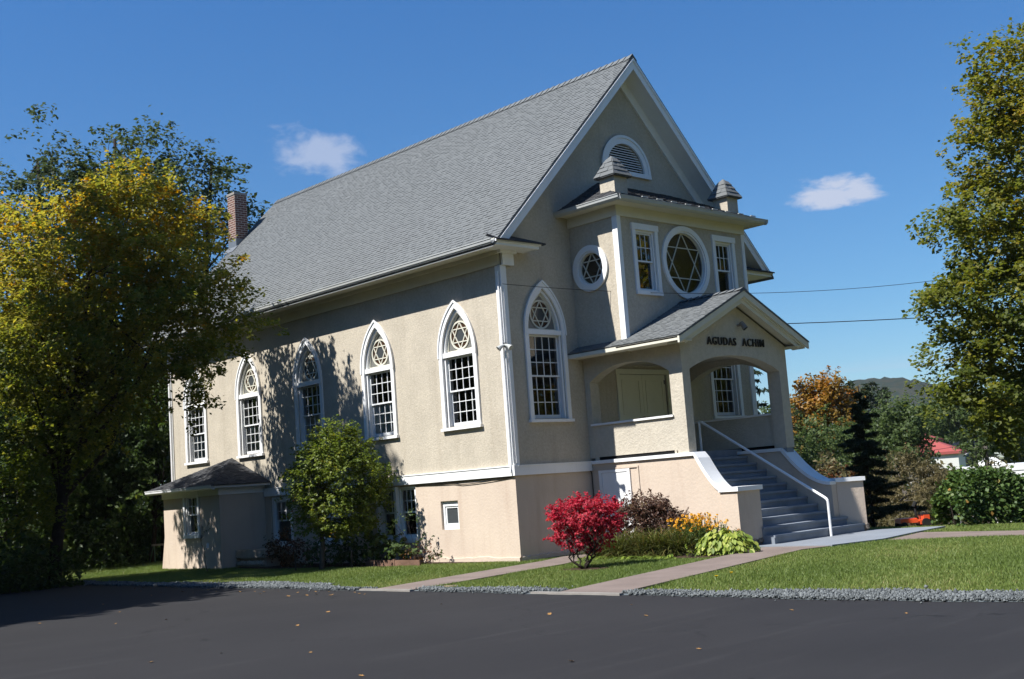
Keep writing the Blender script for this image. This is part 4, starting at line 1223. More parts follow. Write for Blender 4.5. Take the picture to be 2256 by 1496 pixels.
# double entrance doors on the porch
mb = MB()
mb.box(3.51, 3.62, -0.04, 0.02, PZ, 4.08); mb.box(5.38, 5.49, -0.04, 0.02, PZ, 4.08); mb.box(3.49, 5.51, -0.05, 0.02, 4.08, 4.20)
mb.build('door_frame', 'door_cream', syn)
for s, hn in ((3.625, 1), (4.503, 0)):
    mb = MB(); w = 0.872
    mb.box(s, s + w, 0.03, 0.07, PZ + 0.02, 4.075)
    for z0, z1 in ((2.25, 2.95), (3.1, 3.95)):
        mb.box(s + 0.11, s + w - 0.11, 0.018, 0.031, z0, z0 + 0.03); mb.box(s + 0.11, s + w - 0.11, 0.018, 0.031, z1 - 0.03, z1)
        mb.box(s + 0.11, s + 0.14, 0.0185, 0.0312, z0 + 0.03, z1 - 0.03); mb.box(s + w - 0.14, s + w - 0.11, 0.0185, 0.0312, z0 + 0.03, z1 - 0.03)
    d_ = mb.build('door', 'door_cream', syn)
    mb = MB(); xh = s + (w - 0.07 if hn else 0.07); mb.tube([(xh, 0.0, 3.02), (xh, 0.03, 3.02)], 0.028, 10); mb.tube([(xh, -0.03, 3.02), (xh, 0.0, 3.02)], 0.035, 10)
    o = mb.build('handle', 'dark_metal', d_, world_coords=False); o.matrix_parent_inverse = Matrix()
    xq = s + (0.02 if hn else w - 0.05)
    mb = MB()
    for z in (2.4, 3.85): mb.box(xq, xq + 0.03, 0.022, 0.031, z, z + 0.10)
    o = mb.build('hinge', 'dark_metal', d_, world_coords=False); o.matrix_parent_inverse = Matrix()
# white side door under the porch
mb = MB()
mb.box(2.385, 2.419, -0.33, -0.24, 0.0, 1.82); mb.box(2.385, 2.419, -1.17, -1.09, 0.0, 1.82); mb.box(2.384, 2.419, -1.09, -0.33, 1.76, 1.82)
mb.build('door_frame', 'white_paint', syn)
mb = MB(); mb.box(2.40, 2.418, -1.085, -0.335, 0.02, 1.755); d_ = mb.build('door', 'white_paint', syn)
mb = MB(); mb.tube([(2.36, -1.03, 0.95), (2.40, -1.03, 0.95)], 0.028, 8); o = mb.build('handle', 'dark_metal', d_, world_coords=False); o.matrix_parent_inverse = Matrix()
mb = MB(); mb.box(2.395, 2.418, -1.42, -0.05, 1.83, 1.865); mb.box(2.40, 2.418, -1.42, -1.38, 0.0, 1.83); mb.build('lintel', 'pink_block', syn)
# lettering and spotlight on the porch gable
def lettering(txt, x0, x1, z0, z1, y):
    cu = bpy.data.curves.new('lettering', 'FONT')
    cu.body = txt; cu.size = 1.0; cu.extrude = 0.06; cu.space_character = 1.22; cu.resolution_u = 3; cu.offset = 0.006
    o = bpy.data.objects.new('lettering', cu); S.collection.objects.link(o)
    bpy.context.view_layer.update()
    dg = bpy.context.evaluated_depsgraph_get()
    me = bpy.data.meshes.new_from_object(o.evaluated_get(dg))
    bpy.data.objects.remove(o)
    co = np.empty(len(me.vertices) * 3, dtype=np.float32); me.vertices.foreach_get('co', co); co = co.reshape(-1, 3)
    mn, mx = co.min(0), co.max(0)
    q = np.empty_like(co)
    q[:, 0] = x0 + (co[:, 0] - mn[0]) / (mx[0] - mn[0]) * (x1 - x0)
    q[:, 2] = z0 + (co[:, 1] - mn[1]) / (mx[1] - mn[1]) * (z1 - z0)
    q[:, 1] = y + (mx[2] - co[:, 2]) / (mx[2] - mn[2]) * 0.03
    # slab serifs are added below as small bars by the caller
    me.vertices.foreach_set('co', q.ravel()); me.update(); me.materials.clear()
    return link('lettering', me, 'letter_bronze', syn)
lettering('AGUDAS', 3.36, 4.42, 4.385, 4.565, PY - 0.045)
lettering('ACHIM', 4.66, 5.50, 4.385, 4.565, PY - 0.045)
mb = MB()
mb.tube([(4.58, PY, 4.86), (4.58, PY - 0.09, 4.86)], 0.03, 8)
mb.tube([(4.58, PY - 0.10, 4.92), (4.60, PY - 0.17, 4.80), (4.605, PY - 0.19, 4.765)], [0.05, 0.062, 0.066], 12)
sp = mb.build('spotlight', 'pale_concrete', syn)
mb = MB(); mb.tube([(4.605, PY - 0.191, 4.764), (4.607, PY - 0.196, 4.757)], 0.060, 12); o = mb.build('lens', 'dark_metal', sp, world_coords=False); o.matrix_parent_inverse = Matrix()

# --- annex on the side wall ---------------------------------------------------------
AX, AY0, AY1 = -1.40, 10.06, 13.20
mb = MB()
ah = [[(y_, z_) for y_, z_ in rect(11.22, 11.92, 0.93, 2.02)]]
mb.panel([(AY0, -0.2), (AY1, -0.2), (AY1, 2.16), (AY0, 2.16)], ah, XF(AX), reveal=0.16)
mb.quad((AX, AY0, -0.2), (-0.001, AY0, -0.2), (-0.001, AY0, 2.16), (AX, AY0, 2.16))
mb.quad((AX, AY1, -0.2), (-0.001, AY1, -0.2), (-0.001, AY1, 2.16), (AX, AY1, 2.16))
# battered foot at the far corner
mb.add([(AX, AY1, 0.9), (AX - 0.002, AY1 - 0.35, -0.2), (AX - 0.05, AY1 + 0.16, -0.2), (AX + 0.3, AY1 + 0.16, -0.2), (AX + 0.3, AY1, 0.9)], [(0, 1, 2), (0, 2, 3, 4)])
mb.build('annex_wall', 'pink_block', syn)
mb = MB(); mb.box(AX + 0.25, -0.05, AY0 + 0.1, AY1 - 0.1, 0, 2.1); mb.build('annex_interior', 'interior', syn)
mb = MB()
mb.box(AX - 0.035, AX, AY0 - 0.03, AY1 + 0.03, 1.96, 2.15); mb.box(AX, -0.002, AY0 - 0.035, AY0, 1.96, 2.15)
mb.box(AX - 0.26, -0.002, AY0 - 0.28, AY1 + 0.30, 2.15, 2.175)
mb.box(AX - 0.28, AX - 0.255, AY0 - 0.30, AY1 + 0.32, 2.15, 2.225); mb.box(AX - 0.255, -0.002, AY0 - 0.30, AY0 - 0.275, 2.15, 2.225)
mb.build('annex_cornice', 'white_paint', syn)
gutter(AY0 - 0.28, AY1 + 0.34, AX - 0.282, 1, 2.225).build('annex_gutter', 'white_paint', syn)
mb = MB()
ea = (AX - 0.33, AY0 - 0.34, 2.22); eb = (AX - 0.33, AY1 + 0.36, 2.22); ec = (0.0, AY0 - 0.34, 2.22); ed = (0, AY1 + 0.36, 2.22)
ap = (-0.0, 11.72, 3.0)
roofpoly(mb, [ea, eb, ap], ea, eb, 51)
roofpoly(mb, [ec, ea, ap], ec, ea, 52)
roofpoly(mb, [eb, ed, ap], eb, ed, 53)
mb.build('annex_roof', 'shingle_dark', syn, tint=True)
o = hung_window(0.70, 0.93, 2.02, 3, 2, cas=0.085); place(o, (AX, 11.57, 0), 'x')

# --- downspout, cables, floodlight ---------------------------------------------------
mb = MB(); mb.tube([(-0.07, 0.02, 6.3), (-0.075, 0.02, 4.8), (-0.06, 0.03, 2.1), (-0.10, 0.03, 1.9)], 0.022, 6); mb.tube([(-0.062, -0.05, 6.0), (-0.062, -0.05, 2.1)], 0.012, 5); mb.tube([(0.02, -0.062, 5.95), (0.02, -0.062, 4.7), (0.03, -0.06, 2.1)], 0.012, 5)
mb.build('conduit', 'white_paint', syn)
mb = MB(); mb.tube([(-0.06, 15.18, 6.3), (-0.06, 15.18, 2.0)], 0.04, 6); mb.build('downspout', 'white_paint', syn)
mb = MB()
mb.tube([(-0.03, 0.06, 1.80)] + [(-0.02, 0.1 + 3.3 * k / 12, 1.80 - 0.07 * math.sin(k / 12 * math.pi) * (1 if k < 7 else 0.5)) for k in range(13)], 0.009, 4)
mb.tube([(-0.03, 0.06, 1.815), (-0.02, 1.7, 1.80), (-0.02, 3.4, 1.79)], 0.008, 4)
mb.tube([(2.37, -0.015, 1.83), (2.40, -0.02, 1.78), (2.41, -0.03, 0.3)], 0.010, 5)
mb.build('cable', 'dark_metal', syn)
mb = MB(); mb.tube([(-0.04, -0.04, 4.66), (-0.12, -0.10, 4.66)], 0.045, 8)
fl_ = mb.build('floodlight', 'dark_metal', syn)
for (dx, dy) in ((-0.14, 0.07), (0.02, -0.16)):
    mb = MB(); mb.tube([(-0.11, -0.09, 4.66), (-0.10 + dx * 0.6, -0.09 + dy * 0.6, 4.62), (-0.10 + dx, -0.09 + dy, 4.57)], [0.022, 0.04, 0.068], 10)
    o = mb.build('lamp_head', 'gutter_metal', fl_, world_coords=False); o.matrix_parent_inverse = Matrix()

# ================================================================== ground, drive, lawn
def ground_z(x, y):
    x = np.asarray(x, float); y = np.asarray(y, float)
    t = np.clip((x - 9.3) / 62.0, 0, 1)
    z = -8.0 * t * t * (3 - 2 * t)
    s = np.clip((x - 8.0) / 3.0, 0, 1)
    return z - 0.02 - 0.20 * s * s * (3 - 2 * s)


def grid_sheet(name, mat, xs, ys, zf, kind='structure'):
    X, Y = np.meshgrid(xs, ys, indexing='ij')
    Z = zf(X, Y)
    v = np.stack([X.ravel(), Y.ravel(), Z.ravel()], 1)
    nx, ny = len(xs), len(ys)
    i = np.arange(nx - 1)[:, None] * ny + np.arange(ny - 1)[None, :]
    f = np.stack([i, i + ny, i + ny + 1, i + 1], -1).reshape(-1, 4)
    me = bpy.data.meshes.new(name)
    me.from_pydata(v.tolist(), [], f.tolist())
    me.polygons.foreach_set('use_smooth', np.ones(len(f), dtype=bool))
    o = link(name, me, mat)
    mark(o, kind=kind)
    return o


def axis_pts(near0, near1, step, far):
    a = list(np.arange(near0, near1 + 1e-6, step)); d = step * 2
    while a[-1] < far: a.append(a[-1] + d); d *= 1.35
    d = step * 2
    while a[0] > -far: a.insert(0, a[0] - d); d *= 1.35
    return a


g = grid_sheet('ground', 'lawn', axis_pts(-24, 80, 1.0, 2400), axis_pts(-30, 60, 1.0, 2400), ground_z)
mark(g, 'green lawn and ground around the synagogue', 'ground')


def flat(name, mat, poly, z, thick=0.0, label=None, cat=None, kind='structure', crack=None):
    mb = MB()
    if thick:
        mb.prism(poly, lambda u, v, d: (u, v, d), z, z - thick)
    else:
        mb.panel(poly, [], lambda u, v, d: (u, v, z))
    o = mb.build(name, mat)
    return mark(o, label, cat, None, kind)


rnd = random.Random(12)
EDGE = []
y = 40.0
while y > -40:
    EDGE.append((-5.36 + 0.05 * math.sin(y * 1.3) + 0.035 * math.sin(y * 3.7) + (0.25 * max(0, (y - 6)) / 8 if y > 6 else 0), y)); y -= 0.25
flat('driveway', 'asphalt', [(-80, -40), (-80, 40)] + EDGE, 0.002, label='dark asphalt car park in front of the lawn', cat='driveway')
# walks
PATH1 = [(-5.26, -1.85), (-5.24, -2.90), (-0.75, -2.02), (1.05, -1.30), (2.40, -1.25), (2.40, -0.22), (0.9, -0.32), (-0.1, -0.72)]
PATH2 = [(-5.22, -6.30), (-5.20, -7.45), (1.9, -5.75), (2.75, -5.95), (2.85, -4.35), (1.9, -4.55)]
PATH3 = [(4.2, -6.6), (6.0, -6.1), (5.9, -8.0), (7.2, -11.5), (12.0, -22.0), (10.2, -22.9), (5.9, -12.2), (4.7, -8.8)]
PATH3 = [(4.0, -6.35), (6.1, -5.95), (5.85, -8.1), (7.4, -12.0), (12.0, -24.0), (10.3, -24.6), (6.0, -12.4), (4.66, -8.7)]
LAND = [(2.6, -4.10), (2.62, -5.95), (4.0, -6.25), (5.9, -5.95), (7.6, -5.75), (7.3, -4.9), (6.75, -3.9), (6.3, -3.9), (6.3, -1.0), (2.6, -1.0)]
flat('path', 'concrete_walk', PATH1, 0.022, 0.12, 'narrow concrete path leading to the white side door', 'path')
flat('path', 'concrete_walk', PATH2, 0.026, 0.12, 'pinkish concrete path from the drive to the stairs', 'path')
flat('path', 'concrete_walk', PATH3, 0.018, 0.12, 'pinkish concrete path crossing the lawn on the right', 'path')
flat('landing', 'landing_paint', LAND, 0.045, 0.14, 'grey painted concrete landing at the foot of the stairs', 'pavement')
# concrete thresholds where the walks meet the drive
for pth in (((-5.40, -1.60), (-5.40, -3.0), (-5.31, -3.0), (-5.31, -1.60)), ((-5.40, -5.85), (-5.40, -7.6), (-5.31, -7.6), (-5.31, -5.85))):
    flat('kerb', 'pale_concrete', list(pth), 0.034, 0.12, 'pale concrete edge between path and drive', 'kerb')
BED1 = [(-0.02, 0.7), (-0.02, 10.0), (-1.25, 9.8), (-1.7, 7.5), (-1.2, 5.2), (-1.1, 3.4), (-0.6, 2.2)]
BED2 = [(2.41, -1.35), (2.41, -3.6), (2.3, -4.4), (0.95, -4.85), (0.35, -4.6), (0.35, -2.6), (0.75, -1.35)]
flat('flower_bed', 'mulch', BED1, 0.012, label='dark mulch bed along the side wall', cat='flower bed')
flat('flower_bed', 'mulch', BED2, 0.012, label='dark mulch bed below the porch wall', cat='flower bed')
def blob(cx, cy, rx, ry, seed, n=26):
    r_ = random.Random(seed)
    return [(cx + rx * math.cos(k / n * 6.283) * r_.uniform(0.75, 1.15), cy + ry * math.sin(k / n * 6.283) * r_.uniform(0.75, 1.15)) for k in range(n)]
RING1, RING2 = blob(-1.66, -3.42, 0.34, 0.52, 1), blob(-1.72, 4.95, 0.5, 0.85, 2)
flat('mulch_ring', 'mulch', RING1, 0.008, label='bare brown soil around the red bush', cat='soil')
flat('mulch_ring', 'mulch', RING2, 0.008, label='dark mulch around the small round tree', cat='soil')


SOIL = [blob(-4.92, -7.72, 0.26, 0.24, 5), blob(-4.7, -3.1, 0.22, 0.16, 6), blob(-4.95, -6.2, 0.12, 0.12, 7)]
for s_, lab_ in zip(SOIL, ('bare tan soil where the right path meets the gravel', 'bare tan soil beside the near end of the narrow path', 'small bare tan soil spot left of the pinkish path')):
    flat('bare_soil', 'dry_soil', s_, 0.0165, label=lab_, cat='soil')


def in_poly(x, y, poly):
    c = np.zeros(len(x), bool)
    n = len(poly)
    for i in range(n):
        x1, y1 = poly[i]; x2, y2 = poly[(i + 1) % n]
        cond = ((y1 > y) != (y2 > y)) & (x < (x2 - x1) * (y - y1) / (y2 - y1 + 1e-12) + x1)
        c ^= cond
    return c


# crushed stone strip along the drive
GRAVEL = [(EDGE_[0] - 0.02, EDGE_[1]) for EDGE_ in EDGE if -30 < EDGE_[1] < 15]
GTOP = []
for (ex, ey) in reversed(GRAVEL):
    w = 0.40 + 0.10 * math.sin(ey * 0.9) + 0.07 * math.sin(ey * 2.3 + 1)
    if ey < -8: w += 0.35 * min(1, (-8 - ey) / 2)
    if ey > 0: w += 0.45 * math.exp(-((ey - 3.2) / 3.0) ** 2)
    GTOP.append((ex + w, ey))
GRAVEL = GRAVEL + GTOP
flat('gravel_base', 'stone_blue', GRAVEL, 0.006, label='crushed blue grey stone strip beside the asphalt', cat='gravel')


def mesh_np(name, verts, faces, mat, parent=None, tint=None, smooth=False, label=None):
    """verts (n,3), faces (m,k) as arrays"""
    me = bpy.data.meshes.new(name)
    nv, (nf, k) = len(verts), faces.shape
    me.vertices.add(nv); me.vertices.foreach_set('co', np.asarray(verts, np.float32).ravel())
    me.loops.add(nf * k); me.loops.foreach_set('vertex_index', faces.astype(np.int32).ravel())
    me.polygons.add(nf); me.polygons.foreach_set('loop_start', np.arange(nf, dtype=np.int32) * k)
    if tint is not None:
        at = me.attributes.new('tint', 'FLOAT', 'FACE'); at.data.foreach_set('value', np.clip(tint, 0, 1).astype(np.float32))
    if smooth: me.polygons.foreach_set('use_smooth', np.ones(nf, bool))
    me.update(calc_edges=True)
    return link(name, me, mat, parent, label)


def scatter(poly, n, rng, avoid=()):
    xs, ys = [q[0] for q in poly], [q[1] for q in poly]
    x = rng.uniform(min(xs), max(xs), n); y = rng.uniform(min(ys), max(ys), n)
    m = in_poly(x, y, poly)
    for a in avoid: m &= ~in_poly(x, y, a)
    return x[m], y[m]


rng = np.random.default_rng(5)
gx, gy = scatter(GRAVEL, 160000, rng, (PATH1, PATH2, [(-5.45, -1.5), (-5.45, -3.1), (-5.2, -3.1), (-5.2, -1.5)], [(-5.45, -5.75), (-5.45, -7.7), (-5.2, -7.7), (-5.2, -5.75)]))
gx, gy = gx[:44000], gy[:44000]; gx = gx + np.where(rng.random(len(gx)) < 0.06, rng.normal(0, 0.16, len(gx)), 0)
oct_v = np.array([(1, 0, 0), (-1, 0, 0), (0, 1, 0), (0, -1, 0), (0, 0, 1), (0, 0, -1)], float)
oct_f = np.array([(0, 2, 4), (2, 1, 4), (1, 3, 4), (3, 0, 4), (2, 0, 5), (1, 2, 5), (3, 1, 5), (0, 3, 5)])
n = len(gx)
sz = rng.uniform(0.009, 0.024, n) * np.where(rng.random(n) < 0.08, 1.6, 1.0)
vv = oct_v[None] * rng.uniform(0.6, 1.25, (n, 6, 1)) * sz[:, None, None]
ang = rng.uniform(0, 6.28, n); ca, sa_ = np.cos(ang), np.sin(ang)
tl_ = rng.normal(0, 0.6, n); ct, st_ = np.cos(tl_), np.sin(tl_)
x_, y_, z_ = vv[..., 0], vv[..., 1], vv[..., 2]
y2_, z2_ = y_ * ct[:, None] - z_ * st_[:, None], y_ * st_[:, None] + z_ * ct[:, None]
vv = np.stack([x_ * ca[:, None] - y2_ * sa_[:, None], x_ * sa_[:, None] + y2_ * ca[:, None], z2_], -1)
vv += np.stack([gx, gy, 0.012 + rng.uniform(0, 0.03, n)], -1)[:, None, :]
o = mesh_np('gravel', vv.reshape(-1, 3), (oct_f[None] + (np.arange(n) * 6)[:, None, None]).reshape(-1, 3), 'stone_mix', tint=np.repeat(rng.beta(2, 2.2, n), 8))
mark(o, 'loose blue grey crushed stone along the asphalt', 'gravel', None, 'stuff')

# grass blades
HOUSE = [(-0.05, -0.05), (9.1, -0.05), (9.1, 15.3), (-0.05, 15.3)]
PORCHP = [(2.35, 0), (2.35, -4.1), (6.9, -4.1), (6.9, 0)]
ANNEX = [(-1.45, 10.0), (0, 10.0), (0, 13.3), (-1.45, 13.3)]
GR2 = GRAVEL
avoid = (PATH1, PATH2, PATH3, LAND, BED1, BED2, RING1, HOUSE, PORCHP, ANNEX, GR2, *SOIL)
def grass(name, poly, n, hmin, hmax, seed, label):
    r = np.random.default_rng(seed)
    x, y = scatter(poly, n, r, avoid)
    # thin, worn patches
    keep = (np.sin(x * 1.7 + 2 * np.sin(y * 0.9)) + np.sin(y * 2.1 + x) + r.normal(0, 1.0, len(x))) > -2.0
    x, y = x[keep], y[keep]; n = len(x)
    h = r.uniform(hmin, hmax, n) * (1 + 0.25 * np.sin(x * 2.3) * np.sin(y * 1.9)); a = r.uniform(0, 6.28, n); w = r.uniform(0.0035, 0.007, n) * 1.3
    lean = r.normal(0, 0.55, (n, 2)) * h[:, None]
    z = ground_z(x, y) + 0.018
    b0 = np.stack([x - w * np.cos(a), y - w * np.sin(a), z - 0.01], -1)
    b1 = np.stack([x + w * np.cos(a), y + w * np.sin(a), z - 0.01], -1)
    t = np.stack([x + lean[:, 0], y + lean[:, 1], z + h], -1)
    v = np.stack([b0, b1, t], 1).reshape(-1, 3)
    patch = 0.12 * np.sin(x * 0.8 + 1.3 * np.sin(y * 0.7)) + 0.10 * np.sin(y * 1.9 - x)
    tn = np.clip(0.45 + patch + r.normal(0, 0.2, n), 0, 1)
    o = mesh_np(name, v, np.arange(3 * n).reshape(-1, 3), 'grass_blade', tint=tn)
    return mark(o, label, 'grass', None, 'stuff')
grass('grass', [(-5.1, -15), (6.5, -15), (6.5, -4.0), (-0.0, 2), (-0.0, 16), (-5.2, 16)], 900000, 0.022, 0.05, 1, 'short mown green grass of the lawn in front')
grass('grass', [(4, -14), (9.5, -14), (16, -4), (10, 6), (6.5, 2), (6.5, -8)], 240000, 0.022, 0.05, 2, 'short mown grass beyond the landing and the right path')
grass('grass', [(-6.5, 13), (1.0, 13), (6, 30), (-6, 24)], 120000, 0.03, 0.08, 3, 'bright grass beyond the annex under the trees')

# ================================================================== foliage tools
def unit(v): return v / (np.linalg.norm(v, axis=-1, keepdims=True) + 1e-9)


def leaves(pos, size, rng, up=0.35, shape=(0.55, 0.30), out=None):
    """one folded diamond per leaf; normals lean to the sky and to 'out'"""
    n = len(pos)
    nr = rng.normal(0, 1, (n, 3)); nr[:, 2] = np.abs(nr[:, 2]) + up
    if out is not None: nr += out * 0.6
    nr = unit(nr)
    ax = rng.normal(0, 1, (n, 3)); ax[:, 2] -= 0.5
    ax = unit(ax - nr * np.sum(ax * nr, -1, keepdims=True))
    bx = np.cross(nr, ax)
    s = size[:, None]
    w = shape[0]
    fold = nr * s * 0.10
    v0 = pos - ax * s * 0.5
    v1 = pos + bx * s * w * 0.5 + fold - ax * s * 0.05
    v2 = pos + ax * s * 0.5
    v3 = pos - bx * s * w * 0.5 + fold - ax * s * 0.05
    v = np.stack([v0, v1, v2, v3], 1).reshape(-1, 3)
    f = np.arange(4 * n).reshape(-1, 4)
    return v, f


def lobe_clumps(lobes, rng, density):
    """clump centres spread over the outer part of ellipsoid lobes ((x,y,z),(rx,ry,rz))"""
    cs, outs = [], []
    for c, r in lobes:
        c = np.array(c, float); r = np.array(r, float) * np.ones(3)
        n = max(4, int(density * (r[0] * r[1] * r[2]) ** (2 / 3)))
        d = unit(rng.normal(0, 1, (n, 3)))
        rad = rng.uniform(0.25, 1.0, n) ** 0.45 * rng.uniform(0.86, 1.12, n)
        cs.append(c + d * r * rad[:, None]); outs.append(d)
    return np.concatenate(cs), np.concatenate(outs)


def limbs_mesh(base, top, r0, r1, ends, rng, wob=0.25, n=6, twigs=True, start=(0.35, 1.0)):
    mb = MB()
    base, top = np.array(base, float), np.array(top, float)
    m = 9
    side = np.cumsum(rng.normal(0, wob * 0.16, (m, 3)), 0); side[:, 2] = 0; side -= side[0]
    tp = [base + (top - base) * k / (m - 1) + side[k] for k in range(m)]
    mb.tube(tp, [r0 * (1.25 if k == 0 else 1) + (r1 - r0) * k / (m - 1) for k in range(m)], 9)
    for e in ends:
        t = rng.uniform(*start); k = t * (m - 1); i = min(int(k), m - 2)
        s = tp[i] + (tp[i + 1] - tp[i]) * (k - i)
        e = np.array(e); rr = (r0 + (r1 - r0) * t) * rng.uniform(0.35, 0.6)
        mid = s + (e - s) * 0.5 + np.array([0, 0, -0.06 * np.linalg.norm(e - s)]) + rng.normal(0, 0.06, 3) * np.linalg.norm(e - s)
        q1 = s + (mid - s) * 0.5 + rng.normal(0, 0.03, 3) * np.linalg.norm(e - s)
        mb.tube([s, q1, mid, e], [rr, rr * 0.75, rr * 0.5, max(0.006, rr * 0.12)], n, cap=False)
    return mb


def tree(name, label, cat, base, lobes, leaf, mat, density=14, per=40, spread=0.42, r0=0.16, top=None, seed=1, group=None, bark='bark',
         tint=None, nlimb=24, droop=0.0, up=0.35, shape=(0.6, 0.3), gaps=0.0, trunk_name='trunk', crown_name='crown', stems=1, r1=None, start=(0.35, 1.0), flat=0.75, lift=0.1):
    rng = np.random.default_rng(seed)
    base = np.array(base, float)
    root = empty(name, label, cat, tuple(base), group)
    cs, outs = lobe_clumps(lobes, rng, density)
    if gaps:
        keep = (np.sin(cs[:, 0] * 2.1 + seed) + np.sin(cs[:, 1] * 1.9) + np.sin(cs[:, 2] * 2.6 + 1) + rng.normal(0, 0.5, len(cs))) > -1.9 + gaps
        cs, outs = cs[keep], outs[keep]
    n = len(cs)
    cr = rng.uniform(0.65, 1.3, n) * spread
    k = np.repeat(np.arange(n), per)
    # every clump is a short leafy branchlet reaching outwards
    bd = unit(outs * np.array([1, 1, 0.55]) + rng.normal(0, 0.55, (n, 3)) + np.array([0, 0, lift]))
    tt = rng.uniform(-0.5, 1.0, len(k)); wd = 0.42 * (1.05 - np.abs(tt)) + 0.10
    off = bd[k] * (tt * 1.15)[:, None] + rng.normal(0, 1, (len(k), 3)) * np.array([1, 1, flat]) * (0.55 * wd)[:, None]
    off *= cr[k][:, None]
    pos = cs[k] + off
    if droop: pos[:, 2] -= droop * np.maximum(tt, 0) ** 2 * cr[k]
    size = rng.uniform(0.7, 1.25, len(pos)) * leaf
    v, f = leaves(pos, size, rng, up, shape, outs[k])
    ct = rng.normal(0, 0.13, n)
    tn = 0.4 + ct[k] + rng.normal(0, 0.13, len(pos))
    if tint is not None: tn = tn + tint(pos)
    top = np.array(top if top is not None else base + (np.mean([np.array(l[0]) for l in lobes], 0) - base) * 1.1)
    ends = cs[rng.choice(n, min(nlimb, n), replace=False)]
    if stems == 1:
        mb = limbs_mesh(base - np.array([0, 0, 0.05]), top, r0, r1 or r0 * 0.25, ends, rng, start=start)
    else:
        mb = MB()
        for q in range(stems):
            a = q / stems * 6.28 + rng.uniform(0, 1); o_ = np.array([math.cos(a), math.sin(a), 0])
            e2 = ends[q::stems]
            m2 = limbs_mesh(base + o_ * r0 * 1.2, top + o_ * np.linalg.norm(top - base) * 0.42, r0, r0 * 0.3, e2, rng, n=5, start=(0.3, 1.0))
            mb.add(m2.v, m2.f)
    mb.build(trunk_name, bark, root, smooth=True)
    mesh_np(crown_name, v, f, mat, root, tint=tn)
    return root


def lobes_at(items):
    """(px, py, depth, radius[, vertical radius]) rows"""
    out = []
    for it in items:
        r = it[3]; rz = it[4] if len(it) > 4 else r
        out.append((P(it[0], it[1], it[2]), (r, r, rz)))
    return out


# big yellowing maple on the left, between the drive and the annex
lm = [((-3.1, 9.9, 9.0), (0.7, 0.55, 0.7)), ((-2.5, 9.5, 7.8), (0.6, 0.5, 0.6)), ((-2.3, 9.4, 6.6), (0.5, 0.45, 0.5)), ((-2.9, 10.2, 7.2), (0.6, 0.6, 0.7)), ((-2.6, 10.0, 8.4), (0.6, 0.5, 0.6)), ((-2.1, 9.3, 5.6), (0.4, 0.4, 0.45))] + lobes_at([(245, 480, 29.5, 1.5), (150, 560, 30, 1.6), (330, 540, 29.5, 1.6), (80, 660, 30, 1.5), (230, 640, 29, 2.0), (385, 640, 29, 1.5), (430, 720, 28.5, 1.1, 0.9), (310, 740, 29, 1.8), (150, 760, 29.5, 2.0), (40, 800, 30, 1.6),
               (250, 850, 29.5, 1.3), (400, 820, 28.5, 0.75, 0.7), (500, 690, 28.6, 0.62, 0.5), (552, 705, 28.6, 0.36, 0.25), (470, 625, 29, 0.7, 0.5), (500, 600, 29.2, 0.4, 0.35), (445, 880, 28.2, 0.28, 0.22), (60, 1010, 30, 1.2, 0.8), (130, 1010, 29.2, 0.8, 0.6), (20, 1110, 29.5, 1.0, 0.8), (110, 1130, 29, 0.7, 0.5), (190, 930, 29, 1.0, 0.7), (415, 500, 30, 0.7), (375, 440, 30, 0.6), (-20, 570, 31, 1.5), (20, 480, 31, 0.8), (515, 760, 28.3, 0.42, 0.3), (100, 930, 30, 1.4, 1.0), (300, 420, 29.5, 0.7), (200, 430, 29.5, 0.6)])
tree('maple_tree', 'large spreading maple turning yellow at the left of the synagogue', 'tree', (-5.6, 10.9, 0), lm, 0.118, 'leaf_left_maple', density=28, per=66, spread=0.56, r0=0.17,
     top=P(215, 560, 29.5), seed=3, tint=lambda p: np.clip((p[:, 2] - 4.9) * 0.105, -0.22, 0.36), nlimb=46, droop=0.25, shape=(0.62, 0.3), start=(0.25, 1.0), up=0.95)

# tall dark trees behind it
def dark(items, base, seed, label, leaf=0.19, **kw):
    return tree('tall_tree', label, 'tree', base, lobes_at(items), leaf, 'leaf_dark', seed=seed, group='tall dark trees behind the maple', **{**dict(density=11, per=42, spread=0.85, r0=0.22, nlimb=26, droop=0.3, gaps=1.0, up=0.8), **kw})
dark([(88, 270, 46, 0.55, 0.8), (105, 330, 46, 0.9, 1.1), (120, 400, 46, 1.5), (65, 430, 46, 1.2), (150, 470, 46, 2.0), (20, 430, 46, 0.9), (30, 520, 46, 2.0), (110, 560, 46, 2.4)], P(110, 1240, 46) * [1, 1, 0], 11, 'tall dark green tree with a lone upright leader above the maple', gaps=0.5)
dark([(255, 310, 47, 1.0, 0.8), (215, 340, 47, 1.0), (290, 340, 47, 0.9), (245, 390, 47, 1.7), (190, 420, 47, 1.4), (300, 430, 47, 1.8), (240, 500, 47, 2.6)], P(240, 1240, 47) * [1, 1, 0], 12, 'tall dark green tree with a rounded top behind the middle of the maple')
dark([(352, 300, 46, 0.7, 0.8), (375, 350, 46, 1.2), (410, 400, 46, 1.5), (355, 430, 46, 1.6), (470, 420, 46, 1.2), (500, 400, 47, 0.7), (450, 480, 46, 2.0), (520, 480, 47, 1.0), (560, 470, 48, 0.7), (590, 465, 49, 0.45), (570, 520, 48, 1.0), (400, 540, 46, 2.4)], P(420, 1240, 46) * [1, 1, 0], 13, 'tall dark green tree rising behind the brick chimney')

